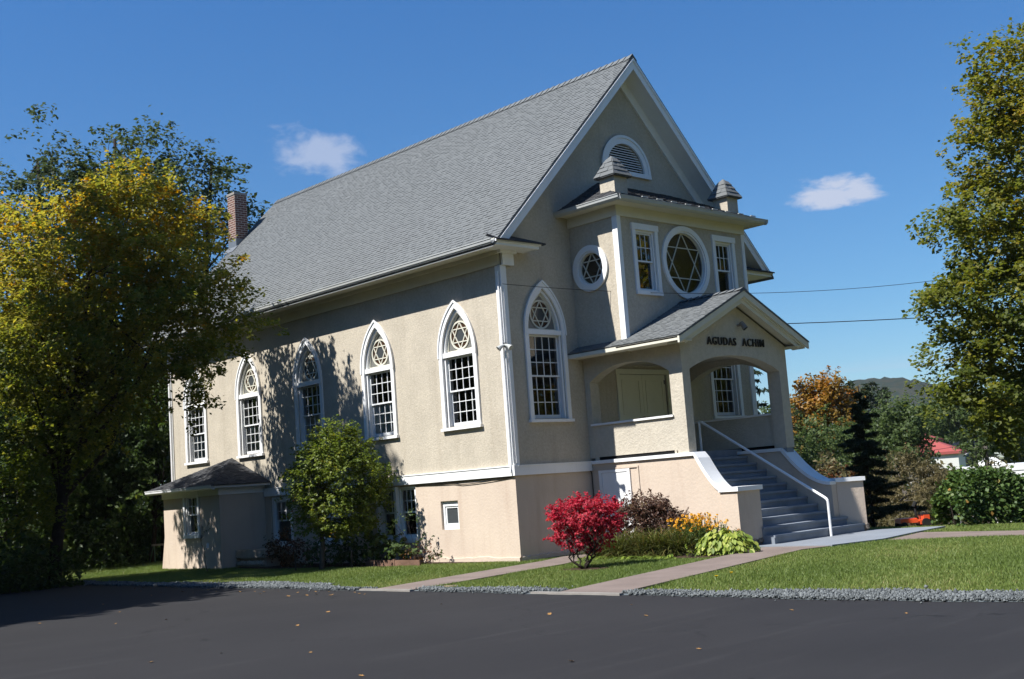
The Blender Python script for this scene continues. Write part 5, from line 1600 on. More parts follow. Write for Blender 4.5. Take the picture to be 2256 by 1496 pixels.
# the dark wood between the maple and the annex
wood = [(350, 880, 40, 2.6), (280, 960, 41, 2.4), (180, 900, 42, 2.8), (60, 940, 40, 2.6), (-40, 900, 38, 2.6), (330, 1060, 39, 1.6), (230, 1090, 40, 1.9), (110, 1080, 39, 1.9), (10, 1090, 36, 2.2)]
for i, w in enumerate(wood):
    px, py, d, r = w
    c = P(px, py, d); b = np.array([c[0], c[1], 0])
    lab = ['leafy young tree with pale lit leaves beside the corner of the annex', 'young tree deep in the dark wood left of the annex', 'dark young tree behind the trunk of the maple', 'dark bushy tree behind the left part of the maple', 'dark bushy tree at the left edge of the picture',
           'low leafy sapling close to the annex wall', 'low leafy sapling in the gap beneath the maple', 'low dark sapling beneath the left branches of the maple', 'low dark sapling under the far left branches'][i]
    tree('woodland_tree', lab, 'tree', b, [(c, (r, r, r * 1.1)), (c + [0.6, -0.4, r * 0.9], (r * 0.7,) * 3), (c + [-r * 0.6, 0.3, -r * 0.5], (r * 0.7,) * 3), (c + [r * 0.5, 0.5, -r * 0.7], (r * 0.6,) * 3)], 0.19, 'leaf_forest',
         density=13, per=34, spread=0.6, r0=0.10, seed=40 + i, group='trees of the wood on the left', nlimb=14, up=0.2)
# deeper wood closing the view
rng = np.random.default_rng(77)
n = 52000
ang = rng.uniform(0, 1, n)
bx = np.stack([rng.uniform(-26, 16, n), rng.uniform(24, 40, n), rng.uniform(0, 1, n) ** 0.8 * 11.5], -1)
bump_ = 2.0 * np.sin(bx[:, 0] * 0.7) + 1.5 * np.sin(bx[:, 0] * 1.9 + 1)
bx = bx[(bx[:, 2] < 9.0 + bump_)]
v, f = leaves(bx, rng.uniform(0.3, 0.55, len(bx)), rng, 0.2, (0.7, 0.3))
o = mesh_np('woods', v, f, 'leaf_forest', tint=rng.normal(0.35, 0.18, len(bx)))
mark(o, 'dark wood behind the synagogue', 'woods', None, 'stuff')
# undergrowth
n = 26000
ux_ = np.stack([rng.uniform(-13, 2.0, n), rng.uniform(17.5, 26, n), rng.uniform(0, 1, n) ** 2 * 1.5], -1)
ux_[:, 1] += np.sin(ux_[:, 0] * 1.1) * 0.8
v, f = leaves(ux_, rng.uniform(0.10, 0.22, n), rng, 0.3, (0.5, 0.3))
o = mesh_np('undergrowth', v, f, 'leaf_forest', tint=rng.normal(0.3, 0.2, n))
mark(o, 'low dark undergrowth at the edge of the wood', 'undergrowth', None, 'stuff')
n = 20000
ux_ = np.stack([rng.uniform(-10.5, -5.3, n), rng.uniform(9.6, 16.0, n), rng.uniform(0, 1, n) ** 1.6 * 1.5], -1)
ux_[:, 2] *= 0.55 + 0.45 * np.sin(ux_[:, 0] * 1.7) * np.sin(ux_[:, 1] * 1.3)
v, f = leaves(ux_, rng.uniform(0.10, 0.20, n), rng, 0.3, (0.5, 0.3))
o = mesh_np('undergrowth', v, f, 'leaf_forest', tint=rng.normal(0.3, 0.2, n))
mark(o, 'low dark undergrowth around the foot of the maple', 'undergrowth', None, 'stuff')

# shade trees standing left of the drive
tree('shade_tree', 'tall narrow tree left of the drive whose shadow falls on the side wall', 'tree', (-11.6, 10.0, 0), [((-11.2, 8.9, 15.4), (1.2, 1.15, 3.0)), ((-11.0, 8.3, 11.5), (1.5, 1.2, 2.2)), ((-10.4, 8.6, 13.2), (1.0, 1.2, 1.8)), ((-11.6, 10.2, 8.0), (2.0, 2.0, 2.0)), ((-12, 8.5, 6), (2, 2, 2))], 0.2, 'leaf_dark', density=42, per=44, spread=0.6, r0=0.25, seed=61, nlimb=20)
tree('shade_tree', 'broad tree left of the drive shading the asphalt', 'tree', (-15.5, 6.8, 0), [((-15.2, 6.4, 8.5), (2.6, 2.6, 2.4)), ((-14.2, 7.8, 6.3), (2.4, 2.4, 2.2)), ((-16.5, 6.5, 6.0), (2.4, 2.4, 2.2)), ((-13.5, 9.5, 6.8), (2.2, 2.0, 2.0)), ((-13.0, 4.6, 6.2), (2.2, 1.9, 1.7)), ((-11.4, 6.4, 5.6), (1.6, 1.6, 1.5)), ((-15.5, 4.0, 6.5), (2.0, 1.8, 1.6))], 0.26, 'leaf_dark', density=44, per=44, spread=0.6, r0=0.25, seed=62, nlimb=20)
tree('shade_tree', 'dense tree at the far left corner of the drive', 'tree', (-13.8, 13.5, 0), [((-13.8, 13.0, 8.6), (2.8, 3.0, 3.0)), ((-12.4, 12.0, 5.0), (2.0, 2.2, 1.9)), ((-14, 15.5, 6.0), (2.6, 2.6, 2.6)), ((-13.5, 10.6, 7.0), (2.0, 2.0, 2.0))], 0.24, 'leaf_dark', density=36, per=40, spread=0.6, r0=0.25, seed=63, nlimb=20)

# small round tree in front of the side wall
tree('ball_tree', 'small round green tree with scattered yellow leaves before the side wall', 'tree', (-1.713, 4.95, 0),
     lobes_at([(740, 1050, 28.0, 1.02, 1.0), (680, 1060, 28.0, 0.52), (800, 1060, 28.0, 0.62), (735, 985, 28.0, 0.62), (700, 1020, 27.8, 0.5), (775, 1000, 28.2, 0.5), (820, 1100, 28.2, 0.42), (655, 1095, 28, 0.32), (740, 1135, 27.8, 0.75, 0.45), (690, 1160, 27.9, 0.4, 0.22), (775, 1165, 27.9, 0.42, 0.22), (735, 1175, 27.9, 0.35, 0.15), (660, 1130, 28, 0.35, 0.3), (715, 955, 28, 0.2, 0.22), (765, 960, 28.1, 0.2), (800, 1140, 28.0, 0.38, 0.3), (845, 1050, 28.2, 0.25), (690, 1140, 28, 0.32, 0.25), (640, 1040, 28, 0.2)]),
     0.066, 'leaf_ball_tree', density=300, per=24, spread=0.19, r0=0.062, top=(-1.70, 4.95, 2.6), seed=5, nlimb=40, bark='bark_grey', start=(0.3, 1.0), shape=(0.7, 0.3), up=0.8)
mb = MB()
for (x, y_) in ((-2.0, 5.6), (-1.35, 4.25)):
    st_k = empty('tree_stake', 'short dark stake %s of the small round tree' % ('to the left' if y_ > 5 else 'to the right'), 'stake', (x, y_, 0))
    mb = MB(); mb.tube([(x, y_, -0.1), (x, y_, 0.42)], 0.022, 6); mb.build('post', 'dark_metal', st_k)
    mb = MB(); mb.tube([(x, y_, 0.40), (-1.7, 4.95, 0.75)], 0.006, 4); mb.build('wire', 'dark_metal', st_k)

# sapling with a white tag
tree('sapling', 'bare thin sapling with a white tag in front of the annex', 'sapling', (-2.05, 9.6, 0), [((-2.05, 9.6, 1.12), (0.26, 0.26, 0.22))], 0.035, 'leaf_shrub', density=130, per=3, spread=0.1, r0=0.011, top=(-2.05, 9.6, 0.95), seed=8, nlimb=26, bark='bark_grey', r1=0.008, start=(0.82, 1.0))
sap = bpy.data.objects['sapling']
mb = MB(); mb.box(-2.10, -2.035, 9.57, 9.578, 0.60, 0.72); mb.tube([(-2.07, 9.575, 0.72), (-2.05, 9.6, 0.76)], 0.003, 4); mb.build('tag', 'tag_white', sap)

# burning bush
tree('red_bush', 'vase shaped bush with crimson red leaves on the lawn', 'bush', (-1.637, -3.413, 0),
     lobes_at([(1290, 1135, 22.2, 0.62, 0.34), (1240, 1145, 22.2, 0.34, 0.26), (1335, 1140, 22.2, 0.36, 0.3), (1290, 1112, 22.2, 0.42, 0.15), (1265, 1185, 22.1, 0.36, 0.24), (1225, 1120, 22.2, 0.16, 0.14), (1350, 1115, 22.3, 0.18, 0.16), (1320, 1180, 22.2, 0.3, 0.24), (1300, 1200, 22.1, 0.2, 0.16), (1222, 1180, 22.2, 0.10), (1365, 1150, 22.2, 0.1), (1275, 1105, 22.3, 0.2, 0.1)]),
     0.050, 'leaf_red', density=620, per=24, spread=0.10, r0=0.018, top=(-1.637, -3.413, 0.62), seed=6, nlimb=60, stems=7, bark='bark', shape=(0.62, 0.3))

# shrubs and perennials below the porch wall
def bush(name, label, cat, lobes, leaf, mat, seed, density=200, per=14, spread=0.15, group=None, **kw):
    c = np.mean([np.array(l[0]) for l in lobes], 0)
    return tree(name, label, cat, (c[0], c[1], 0), lobes, leaf, mat, density=density, per=per, spread=spread, r0=0.014, top=(c[0], c[1], c[2] * 0.8), seed=seed, nlimb=18, stems=5, trunk_name='stems', crown_name='foliage', group=group, **kw)
bush('brown_bush', 'rounded bush with dark reddish brown leaves against the porch wall', 'bush', [((1.85, -1.62, 0.62), (0.42, 0.5, 0.5)), ((1.85, -2.25, 0.60), (0.42, 0.55, 0.52)), ((1.95, -2.75, 0.45), (0.35, 0.35, 0.4)), ((1.9, -1.95, 0.98), (0.36, 0.55, 0.30)), ((1.8, -1.42, 1.0), (0.13, 0.14, 0.22)), ((1.85, -2.5, 0.85), (0.2, 0.25, 0.25)), ((1.8, -1.2, 0.45), (0.25, 0.25, 0.3))], 0.058, 'leaf_brown', 15, density=620, per=22)


def blades(name, label, cat, spots, length, width, mat, seed, per=60, arch=0.8, lift=0.9, group=None, floor=0.0, tint0=0.4):
    """fountains of long arching leaves"""
    rng = np.random.default_rng(seed)
    V, F, T_ = [], [], []
    m = 6
    for (x, y, s) in spots:
        for _ in range(per):
            a = rng.uniform(0, 6.283); ln = length * s * rng.uniform(0.6, 1.15); w = width * rng.uniform(0.7, 1.2)
            d = np.array([math.cos(a), math.sin(a), 0]); sd = np.array([-d[1], d[0], 0])
            el = rng.uniform(0.35, 1.0) * lift * 1.5
            p_ = np.array([x + rng.normal(0, 0.05 * s), y + rng.normal(0, 0.05 * s), floor])
            k0 = len(V)
            for k in range(m):
                t = k / (m - 1)
                e = el - arch * 1.9 * t
                if k: p_ = p_ + (d * math.cos(e) + np.array([0, 0, 1]) * math.sin(e)) * ln / (m - 1)
                p_[2] = max(p_[2], floor + 0.01)
                ww = w * (0.6 + 1.2 * t - 1.75 * t * t) if k < m - 1 else w * 0.06
                V.append(p_ - sd * ww); V.append(p_ + sd * ww + np.array([0, 0, 0.0]))
            tn = np.clip(tint0 + rng.normal(0, 0.2), 0, 1)
            for k in range(m - 1):
                F.append((k0 + 2 * k, k0 + 2 * k + 1, k0 + 2 * k + 3, k0 + 2 * k + 2)); T_.append(tn)
    o = mesh_np(name, np.array(V), np.array(F), mat, tint=np.array(T_))
    return mark(o, label, cat, group)
r_ = random.Random(2)
lily_labels = ['green brown daylily clump nearest the red bush', 'green brown daylily clump in front of the brown bush', 'green brown daylily clump below the yellow flowers', 'tall wispy grass clump against the brown bush']
for i, (cx, cy, s) in enumerate(((1.05, -1.75, 0.95), (0.95, -2.45, 1.0), (1.05, -3.3, 0.95), (1.45, -2.9, 1.15))):
    blades('daylily', lily_labels[i], 'plant', [(cx + r_.uniform(-0.3, 0.3), cy + r_.uniform(-0.42, 0.42), s * r_.uniform(0.8, 1.1)) for _ in range(9)], 0.85, 0.011, 'leaf_blade', 20 + i, per=90, arch=0.62, lift=1.0, group='daylilies below the porch wall', tint0=0.45)
def mound(name, label, cat, c, rx, ry, h, leaf, mat, n, seed, width=0.62, group=None):
    """dome of broad overlapping leaves hanging outwards"""
    rng = np.random.default_rng(seed)
    a = rng.uniform(0, 6.283, n); e = np.arcsin(rng.uniform(0.02, 1, n)); q = rng.uniform(0.72, 1.05, n)
    d = np.stack([np.cos(a) * np.cos(e), np.sin(a) * np.cos(e), np.sin(e)], -1)
    pos = np.array([c[0], c[1], 0.03]) + d * np.array([rx, ry, h]) * q[:, None] * (1 + 0.12 * np.sin(3 * a + seed))[:, None]
    out = np.stack([np.cos(a), np.sin(a), np.zeros(n)], -1)
    ax = unit(out + np.stack([np.zeros(n), np.zeros(n), -0.35 - 0.9 * np.cos(e)], -1) + rng.normal(0, 0.25, (n, 3)))
    bx = unit(np.cross(ax, np.array([0, 0, 1.0]) + rng.normal(0, 0.25, (n, 3)))); nr = np.cross(bx, ax); nr *= np.sign(nr[:, 2:3] + 1e-6)
    s = (leaf * rng.uniform(0.7, 1.2, n))[:, None]; w = width
    pts = [pos - ax * s * 0.5, pos - ax * s * 0.2 + bx * s * w * 0.42 + nr * s * 0.06, pos + ax * s * 0.15 + bx * s * w * 0.46 + nr * s * 0.05, pos + ax * s * 0.55 - nr * s * 0.06,
           pos + ax * s * 0.15 - bx * s * w * 0.46 + nr * s * 0.05, pos - ax * s * 0.2 - bx * s * w * 0.42 + nr * s * 0.06]
    V = np.stack(pts, 1).reshape(-1, 3); V[:, 2] = np.maximum(V[:, 2], 0.012)
    i = np.arange(n)[:, None] * 6
    F = np.concatenate([i + np.array([[0, 1, 2, 3]]), i + np.array([[0, 3, 4, 5]])], 0)
    tn = np.clip(0.5 + rng.normal(0, 0.22, n), 0, 1)
    return mark(mesh_np(name, V, F, mat, tint=np.concatenate([tn, np.clip(tn + rng.normal(0, 0.08, n), 0, 1)])), label, cat, group)
mound('hosta', 'large variegated yellow green hosta beside the stair pier', 'hosta', (1.30, -4.42), 0.50, 0.62, 0.40, 0.125, 'leaf_hosta', 900, 31)
blades('hosta', 'low hosta with broad pale leaves at the front of the daylilies', 'hosta', [(0.42 + r_.uniform(-0.10, 0.10), -1.5 - 0.17 * k, 0.9) for k in range(15)], 0.42, 0.026, 'leaf_hosta', 32, per=16, arch=1.0, lift=0.7, tint0=0.25)
# black-eyed susans
rng = np.random.default_rng(55)
sus = empty('yellow_flowers', 'clump of tall golden black-eyed daisies behind the hosta', 'flowers', (1.75, -3.35, 0))
mb = MB(); V, F, T_ = [], [], []; fl_c = []
for k in range(170):
    x, y_ = 1.75 + rng.normal(0, 0.22), -3.40 + rng.normal(0, 0.24)
    h_ = rng.uniform(0.48, 0.80) - 0.2 * abs(y_ + 3.4)
    tip = np.array([x + rng.normal(0, 0.08), y_ + rng.normal(0, 0.08), h_])
    mb.tube([(x, y_, 0), (x + (tip[0] - x) * 0.4, y_ + (tip[1] - y_) * 0.4, h_ * 0.6), tip], 0.005, 3, cap=False)
    fl_c.append(tip)
mb.build('stems', 'leaf_shrub', sus, tint=True)
cen = MB()
for c in fl_c:
    nrm = unit(rng.normal(0, 0.5, 3) + np.array([-0.5, -0.5, 0.6])); a1 = unit(np.cross(nrm, [0.2, 0.3, 0.9])); a2 = np.cross(nrm, a1)
    R0 = rng.uniform(0.030, 0.046)
    for q in range(9):
        t = q / 9 * 6.283
        d1 = a1 * math.cos(t) + a2 * math.sin(t); s1 = -a1 * math.sin(t) + a2 * math.cos(t)
        k0 = len(V)
        V += [c + d1 * 0.008, c + d1 * R0 * 0.6 + s1 * 0.009 - nrm * 0.003, c + d1 * R0 - nrm * 0.010, c + d1 * R0 * 0.6 - s1 * 0.009 - nrm * 0.003]
        F.append((k0, k0 + 1, k0 + 2, k0 + 3)); T_.append(rng.uniform(0, 1))
    cen.tube([c - nrm * 0.002, c + nrm * 0.010], [0.011, 0.007], 6)
mesh_np('petals', np.array(V), np.array(F), 'leaf_flower', sus, tint=np.array(T_))
co_ = cen.build('flower_centres', 'dark_metal', sus); co_['kind'] = 'stuff'
pos = np.stack([1.75 + rng.normal(0, 0.25, 1800), -3.4 + rng.normal(0, 0.28, 1800), rng.uniform(0.05, 0.52, 1800)], -1)
v, f = leaves(pos, rng.uniform(0.05, 0.10, 1800), rng, 0.3, (0.35, 0.3))
mesh_np('foliage', v, f, 'leaf_shrub', sus, tint=rng.normal(0.45, 0.2, 1800))
bush('lime_tuft', 'low pale green tuft at the front edge of the bed before the hosta', 'plant', [((0.72, -4.15, 0.08), (0.18, 0.3, 0.1))], 0.05, 'leaf_hosta', 16, density=120, spread=0.09)

# shrubs under the side windows
bush('leafy_shrub', 'broad leaved green shrub below the paired basement windows', 'shrub', [((-0.65, 4.0, 0.45), (0.4, 0.5, 0.42)), ((-0.6, 3.45, 0.35), (0.3, 0.35, 0.3)), ((-0.55, 4.4, 0.55), (0.3, 0.3, 0.25))], 0.12, 'leaf_shrub', 71, density=130, spread=0.2)
bush('leafy_shrub', 'dark green shrub right behind the trunk of the small round tree', 'shrub', [((-0.7, 5.3, 0.4), (0.45, 0.6, 0.4)), ((-0.75, 4.8, 0.3), (0.3, 0.3, 0.3))], 0.08, 'leaf_shrub', 72, density=230, spread=0.18)
bush('rust_shrub', 'shrub with rust orange leaves next to the stone planter', 'shrub', [((-0.8, 7.9, 0.45), (0.4, 0.6, 0.45)), ((-0.95, 7.2, 0.35), (0.4, 0.4, 0.35)), ((-0.7, 8.5, 0.5), (0.25, 0.3, 0.25))], 0.07, 'leaf_rust', 73, density=260, spread=0.17)
bush('leafy_shrub', 'low dark shrub between the rust coloured shrub and the tree', 'shrub', [((-0.75, 6.3, 0.32), (0.45, 0.55, 0.34))], 0.08, 'leaf_shrub', 74, density=240, spread=0.18)
bush('low_shrub', 'low brown green plant at the end of the edging board', 'shrub', [((-0.5, 2.75, 0.22), (0.3, 0.5, 0.22))], 0.06, 'leaf_rust', 75, density=220, spread=0.16)
bush('tall_weed', 'loose upright stems casting leafy shadows on the basement wall', 'shrub', [((-0.75, 3.15, 0.75), (0.16, 0.40, 0.55)), ((-0.7, 2.6, 0.55), (0.14, 0.3, 0.45)), ((-0.6, 2.3, 0.35), (0.12, 0.25, 0.3))], 0.075, 'leaf_shrub', 76, density=90, per=10, spread=0.2)
mb = MB(); mb.box(-0.92, -0.88, 2.3, 4.3, 0.0, 0.14); mb.box(-0.93, -0.87, 3.2, 3.26, 0.0, 0.16)
mark(mb.build('edging_board', 'edging_board'), 'brown wooden edging board in front of the shrubs', 'board')
# stone planter wall by the basement window
pl = empty('stone_planter', 'low pale stone planter beside the annex', 'planter', (-0.6, 9.5, 0))
mb = MB(); mb.box(-1.0, -0.05, 8.55, 10.02, 0.25, 0.46); mb.build('cap_stone', 'planter_block', pl)
mb = MB(); mb.box(-0.96, -0.05, 8.6, 10.0, -0.1, 0.13)
for k in range(10): rock(mb, (-0.97, 8.7 + 0.14 * k, 0.10), (0.07, 0.10, 0.09), random.Random(k))
mb.box(-0.90, -0.05, 8.65, 9.95, 0.13, 0.25)
mb.build('base_stones', 'planter_block', pl)

# folding green stand behind the annex
sw = empty('sawhorse', 'green folding sawhorse behind the annex corner', 'sawhorse', (0.75, 17.7, 0))
mb = MB(); mb.box(0.45, 1.05, 17.65, 17.75, 0.56, 0.62); mb.build('top', 'pale_concrete', sw)
for a, b in (((0.50, 17.5), (0.52, 17.68)), ((0.50, 17.9), (0.52, 17.72)), ((1.0, 17.5), (0.98, 17.68)), ((1.0, 17.9), (0.98, 17.72))):
    mb = MB(); mb.tube([(a[0] - 0.06, a[1], 0), (b[0], b[1], 0.58)], 0.018, 6); mb.build('leg', 'green_metal', sw)

# ================================================================== right-hand side
rm = lobes_at([(2200, 110, 30, 0.7, 0.6), (2170, 160, 30, 0.6, 0.5), (2250, 190, 30, 1.1), (2180, 250, 30, 0.7, 0.6), (2230, 330, 30, 1.2), (2150, 300, 30, 0.45, 0.4), (2300, 300, 31, 1.5), (2140, 400, 30, 0.6, 0.35), (2200, 440, 30, 1.2), (2120, 480, 29.5, 0.7, 0.45), (2080, 485, 29.5, 0.35, 0.22), (2180, 540, 29.5, 1.3),
               (2110, 580, 29.5, 0.6, 0.45), (2240, 640, 29, 1.7), (2120, 650, 29, 0.75, 0.5), (2060, 650, 29, 0.42, 0.28), (2160, 730, 29, 1.2), (2080, 770, 28.8, 0.6, 0.4), (2110, 840, 28.6, 0.8, 0.5), (2080, 880, 28.6, 0.5, 0.3), (2200, 860, 28.6, 1.1, 0.8), (2150, 920, 28.4, 0.55, 0.35), (2235, 925, 28.4, 0.6, 0.4), (2350, 500, 31, 2.6), (2380, 750, 31, 2.6), (2330, 900, 30, 1.4),
               (2440, 400, 32, 2.4), (2480, 620, 32, 3.0), (2400, 250, 32, 1.8), (2320, 160, 31, 1.2), (2215, 975, 28.2, 0.25, 0.22), (2190, 905, 28.4, 0.5, 0.3), (2250, 880, 28.6, 0.8, 0.5), (2160, 800, 28.8, 0.8, 0.5), (2220, 760, 29, 1.1)])
tree('maple_tree', 'tall olive green maple at the right edge of the picture', 'tree', (13.4, -7.2, float(ground_z(13.4, -7.2))), rm, 0.112, 'leaf_right_maple', density=25, per=84, spread=0.60, r0=0.24, top=P(2400, 350, 31), seed=21,
     tint=lambda p: np.clip((p[:, 2] - 6) * 0.03, -0.1, 0.15), nlimb=44, droop=0.3, shape=(0.8, 0.3), up=0.95, gaps=0.5)


def hedge(name, label, x0, y0, x1, y1, th, h, leaf, mat, n, seed):
    rng = np.random.default_rng(seed)
    root = empty(name, label, 'hedge', ((x0 + x1) / 2, (y0 + y1) / 2, 0))
    L_ = math.hypot(x1 - x0, y1 - y0); ux, uy = (x1 - x0) / L_, (y1 - y0) / L_
    s = rng.uniform(0, L_, n); ph = rng.uniform(0, math.pi, n); rr = rng.uniform(0.75, 1.02, n)
    hh = h * (1 + 0.07 * np.sin(s * 2.3) + 0.05 * np.sin(s * 5.1 + 1)) * np.minimum(1, 0.55 + np.minimum(s, L_ - s) * 1.1)
    tt = th * (1 + 0.10 * np.sin(s * 3.1 + ph))
    q = np.abs(np.cos(ph)) ** 0.6 * np.sign(np.cos(ph)) * tt * rr; z = np.sin(ph) ** 0.55 * hh * rr
    x = x0 + ux * s - uy * q; y = y0 + uy * s + ux * q
    pos = np.stack([x, y, z + ground_z(x, y)], -1) + rng.normal(0, 0.05, (n, 3))
    pos[:, 2] = np.maximum(pos[:, 2], ground_z(x, y) + 0.03)
    out = np.stack([-uy * np.cos(ph), ux * np.cos(ph), np.sin(ph)], -1)
    v, f = leaves(pos, rng.uniform(0.6, 1.3, n) * leaf, rng, 0.1, (0.85, 0.3), out * 1.2)
    mesh_np('foliage', v, f, mat, root, tint=0.45 + rng.normal(0, 0.2, n))
    mb = MB()
    for k in range(int(L_ * 3)):
        t = (k + 0.5) / 3; xx, yy = x0 + ux * t, y0 + uy * t; zg = float(ground_z(xx, yy))
        mb.tube([(xx, yy, zg - 0.05), (xx + rng.normal(0, 0.1), yy + rng.normal(0, 0.1), zg + h * 0.7)], [0.02, 0.008], 5)
    mb.build('stems', 'bark', root)
    return root
hedge('hedge', 'waist high leafy green hedge at the right', 8.25, -5.50, 15.0, -9.6, 0.60, 1.22, 0.100, 'leaf_hedge', 46000, 33)


def conifer(name, label, base, h, r, seed, mat='leaf_conifer', n=9000, bare=0.0, irregular=0.25, needle=0.16):
    rng = np.random.default_rng(seed)
    base = np.array(base, float)
    root = empty(name, label, 'conifer', tuple(base))
    mb = MB(); mb.tube([base - [0, 0, 0.1], base + [0, 0, h * 0.6], base + [0, 0, h]], [h * 0.016, h * 0.008, 0.01], 7)
    nb = int(h * 19)
    P_, O_ = [], []
    for k in range(nb):
        t = rng.uniform(0.04, 0.99); a = rng.uniform(0, 6.283)
        ln = r * (1.12 - t) * (0.75 + 0.5 * math.sin(a * 2 + t * 9) ** 2) * 0.92 * rng.uniform(1 - irregular * 1.6, 1 + irregular) + 0.05
        s = base + [0, 0, h * t]
        d = np.array([math.cos(a), math.sin(a), rng.uniform(-0.35, 0.15)])
        e = s + d * ln + [0, 0, 0.06 * ln]
        mb.tube([s, s + d * ln * 0.5 - [0, 0, 0.03 * ln], e], [0.018 * (1 - t) + 0.006, 0.010, 0.004], 4, cap=False)
        m = int(n / nb * (0.4 + 1.2 * (1 - t)))
        tt = rng.uniform(0.12, 1, m) ** 0.8
        q = s + (e - s) * tt[:, None] + rng.normal(0, 0.075, (m, 3)) * (0.4 + ln * 0.75 * (1.1 - tt[:, None])) * np.array([1, 1, 0.5]); q[:, 2] -= 0.05
        P_.append(q); O_.append(np.repeat(d[None], m, 0))
    pos = np.concatenate(P_); out = np.concatenate(O_)
    v, f = leaves(pos, rng.uniform(0.7, 1.3, len(pos)) * needle, rng, 0.2, (0.28, 0.2), out)
    mb.build('trunk', 'bark', root)
    mesh_np('needles', v, f, mat, root, tint=rng.uniform(0, 1, len(pos)))
    return root
cb = P(1925, 1165, 33); zc = float(ground_z(cb[0], cb[1])) if cb[0] > 9 else -0.1
conifer('fir_tree', 'dark slender fir standing beside the stair pier', (cb[0], cb[1], zc - 0.1), 4.1, 1.05, 81, n=34000, irregular=0.35, needle=0.12)
def far_conifer(px, py_top, py_base, d, r, seed, label, **kw):
    a, b = P(px, py_top, d), P(px, py_base, d)
    return conifer('spruce_tree', label, (b[0], b[1], b[2]), a[2] - b[2], r, seed, **kw)
far_conifer(1940, 838, 1080, 85, 3.4, 82, 'dark spruce on the right behind the trees below the hill', n=5000, needle=0.4)
far_conifer(1968, 848, 1080, 88, 3.0, 83, 'dark spruce with a thin tip just below the hill crest', n=4000, needle=0.4)
far_conifer(1895, 834, 1080, 80, 2.4, 84, 'spruce with a thin bare top next to the orange maple', n=2600, needle=0.38)
far_conifer(1664, 770, 1080, 48, 2.5, 85, 'dark spruce seen through the porch arch', n=6000, needle=0.26, irregular=0.5)


def bg(name, label, items, leaf, mat, seed, base_py=1100, density=13, per=64, spread=0.7, **kw):
    lb = lobes_at(items)
    c = np.mean([np.array(q[0]) for q in lb], 0)
    zb = float(ground_z(c[0], c[1]))
    return tree(name, label, 'tree', (c[0], c[1], zb), lb, leaf, mat, density=density, per=per, spread=spread, r0=0.2, seed=seed, nlimb=16, **kw)
bg('orange_maple', 'round maple with orange autumn leaves behind the porch', [(1815, 900, 62, 1.7), (1780, 900, 62, 1.2), (1850, 890, 62, 1.1), (1810, 868, 62, 1.0, 0.8), (1770, 950, 62, 1.4), (1850, 940, 61, 1.2), (1860, 915, 61, 0.7), (1760, 1010, 62, 1.5), (1810, 990, 62, 1.8), (1800, 850, 62, 0.6, 0.4)], 0.18, 'leaf_orange', 91,
   tint=lambda p: np.clip((p[:, 2] - 3.5) * 0.10, -0.3, 0.3), density=20)
bg('broadleaf_tree', 'green tree in front of the orange maple beside the porch column', [(1790, 960, 52, 0.9), (1830, 1000, 50, 1.5), (1790, 1040, 50, 1.4), (1770, 1000, 52, 0.9), (1870, 1050, 49, 1.2), (1825, 1080, 49, 1.2)], 0.15, 'leaf_mid', 92, density=20)
bg('broadleaf_tree', 'large grey green tree between the fir and the red roofed house', [(1965, 950, 56, 1.5), (1990, 970, 56, 1.5), (2005, 940, 56, 0.9), (1930, 985, 56, 1.6), (1975, 1010, 55, 1.5), (1890, 1000, 56, 1.5), (1950, 1030, 55, 1.8), (2025, 920, 57, 0.7), (1990, 910, 57, 0.6)], 0.16, 'leaf_mid', 93, density=20)
bg('broadleaf_tree', 'rounded green tree seen low through the porch arch', [(1690, 950, 70, 1.6), (1670, 980, 70, 1.8), (1710, 985, 70, 1.4), (1690, 1010, 70, 1.8), (1650, 1000, 70, 1.6)], 0.2, 'leaf_mid', 94)
bg('broadleaf_tree', 'dark green tree under the branches of the right maple', [(2080, 932, 106, 2.2), (2110, 928, 103, 2.2), (2060, 925, 108, 1.8), (2175, 925, 100, 2.4), (2230, 940, 100, 3.2), (2280, 960, 100, 3.0)], 0.3, 'leaf_mid', 95)
bg('tan_shrub', 'tall tan and grey willow like shrub behind the red mower', [(1975, 1060, 42, 0.8, 1.0), (2010, 1050, 42, 0.9, 0.9), (2035, 1080, 41, 0.8, 0.9), (1990, 1110, 40, 0.9), (2030, 1130, 39, 0.8), (1960, 1120, 40, 0.7), (1985, 1150, 38, 0.7, 0.5), (2020, 1030, 42, 0.5)], 0.13, 'leaf_tan', 96, density=42, spread=0.4, shape=(0.3, 0.2), up=0.0, bark='bark_grey')
bg('white_bush', 'pale flowering bush in front of the white house', [(2045, 1048, 46, 0.55), (2060, 1060, 46, 0.4), (2040, 1075, 46, 0.5)], 0.12, 'leaf_white_bush', 97, density=46, spread=0.3)
bg('red_shrub', 'low reddish green shrub beyond the right stair wall', [(1830, 1075, 46, 0.7), (1860, 1065, 46, 0.7), (1890, 1080, 46, 0.7), (1845, 1100, 45, 0.9), (1880, 1120, 44, 0.9)], 0.15, 'leaf_rust', 98, density=34, spread=0.4)
bg('thin_shrub', 'thin open shrub in front of the grey barn', [(2135, 1005, 44, 0.5), (2150, 990, 44, 0.45), (2175, 1000, 44, 0.35)], 0.12, 'leaf_mid', 99, density=13, spread=0.4, bark='bark_grey')
rng = np.random.default_rng(80)
n = 30000
dd = rng.uniform(44, 60, n); pxs = rng.uniform(1740, 2300, n)
q_ = np.stack([(pxs - 1128) / FPX * dd, np.zeros(n), dd], -1) @ ROT + CAM
zz = ground_z(q_[:, 0], q_[:, 1])
pos = np.stack([q_[:, 0], q_[:, 1], zz + rng.uniform(0, 1, n) ** 0.8 * (2.3 + 0.5 * np.sin(pxs * 0.05) + 0.4 * np.sin(pxs * 0.021 + 1))], -1)
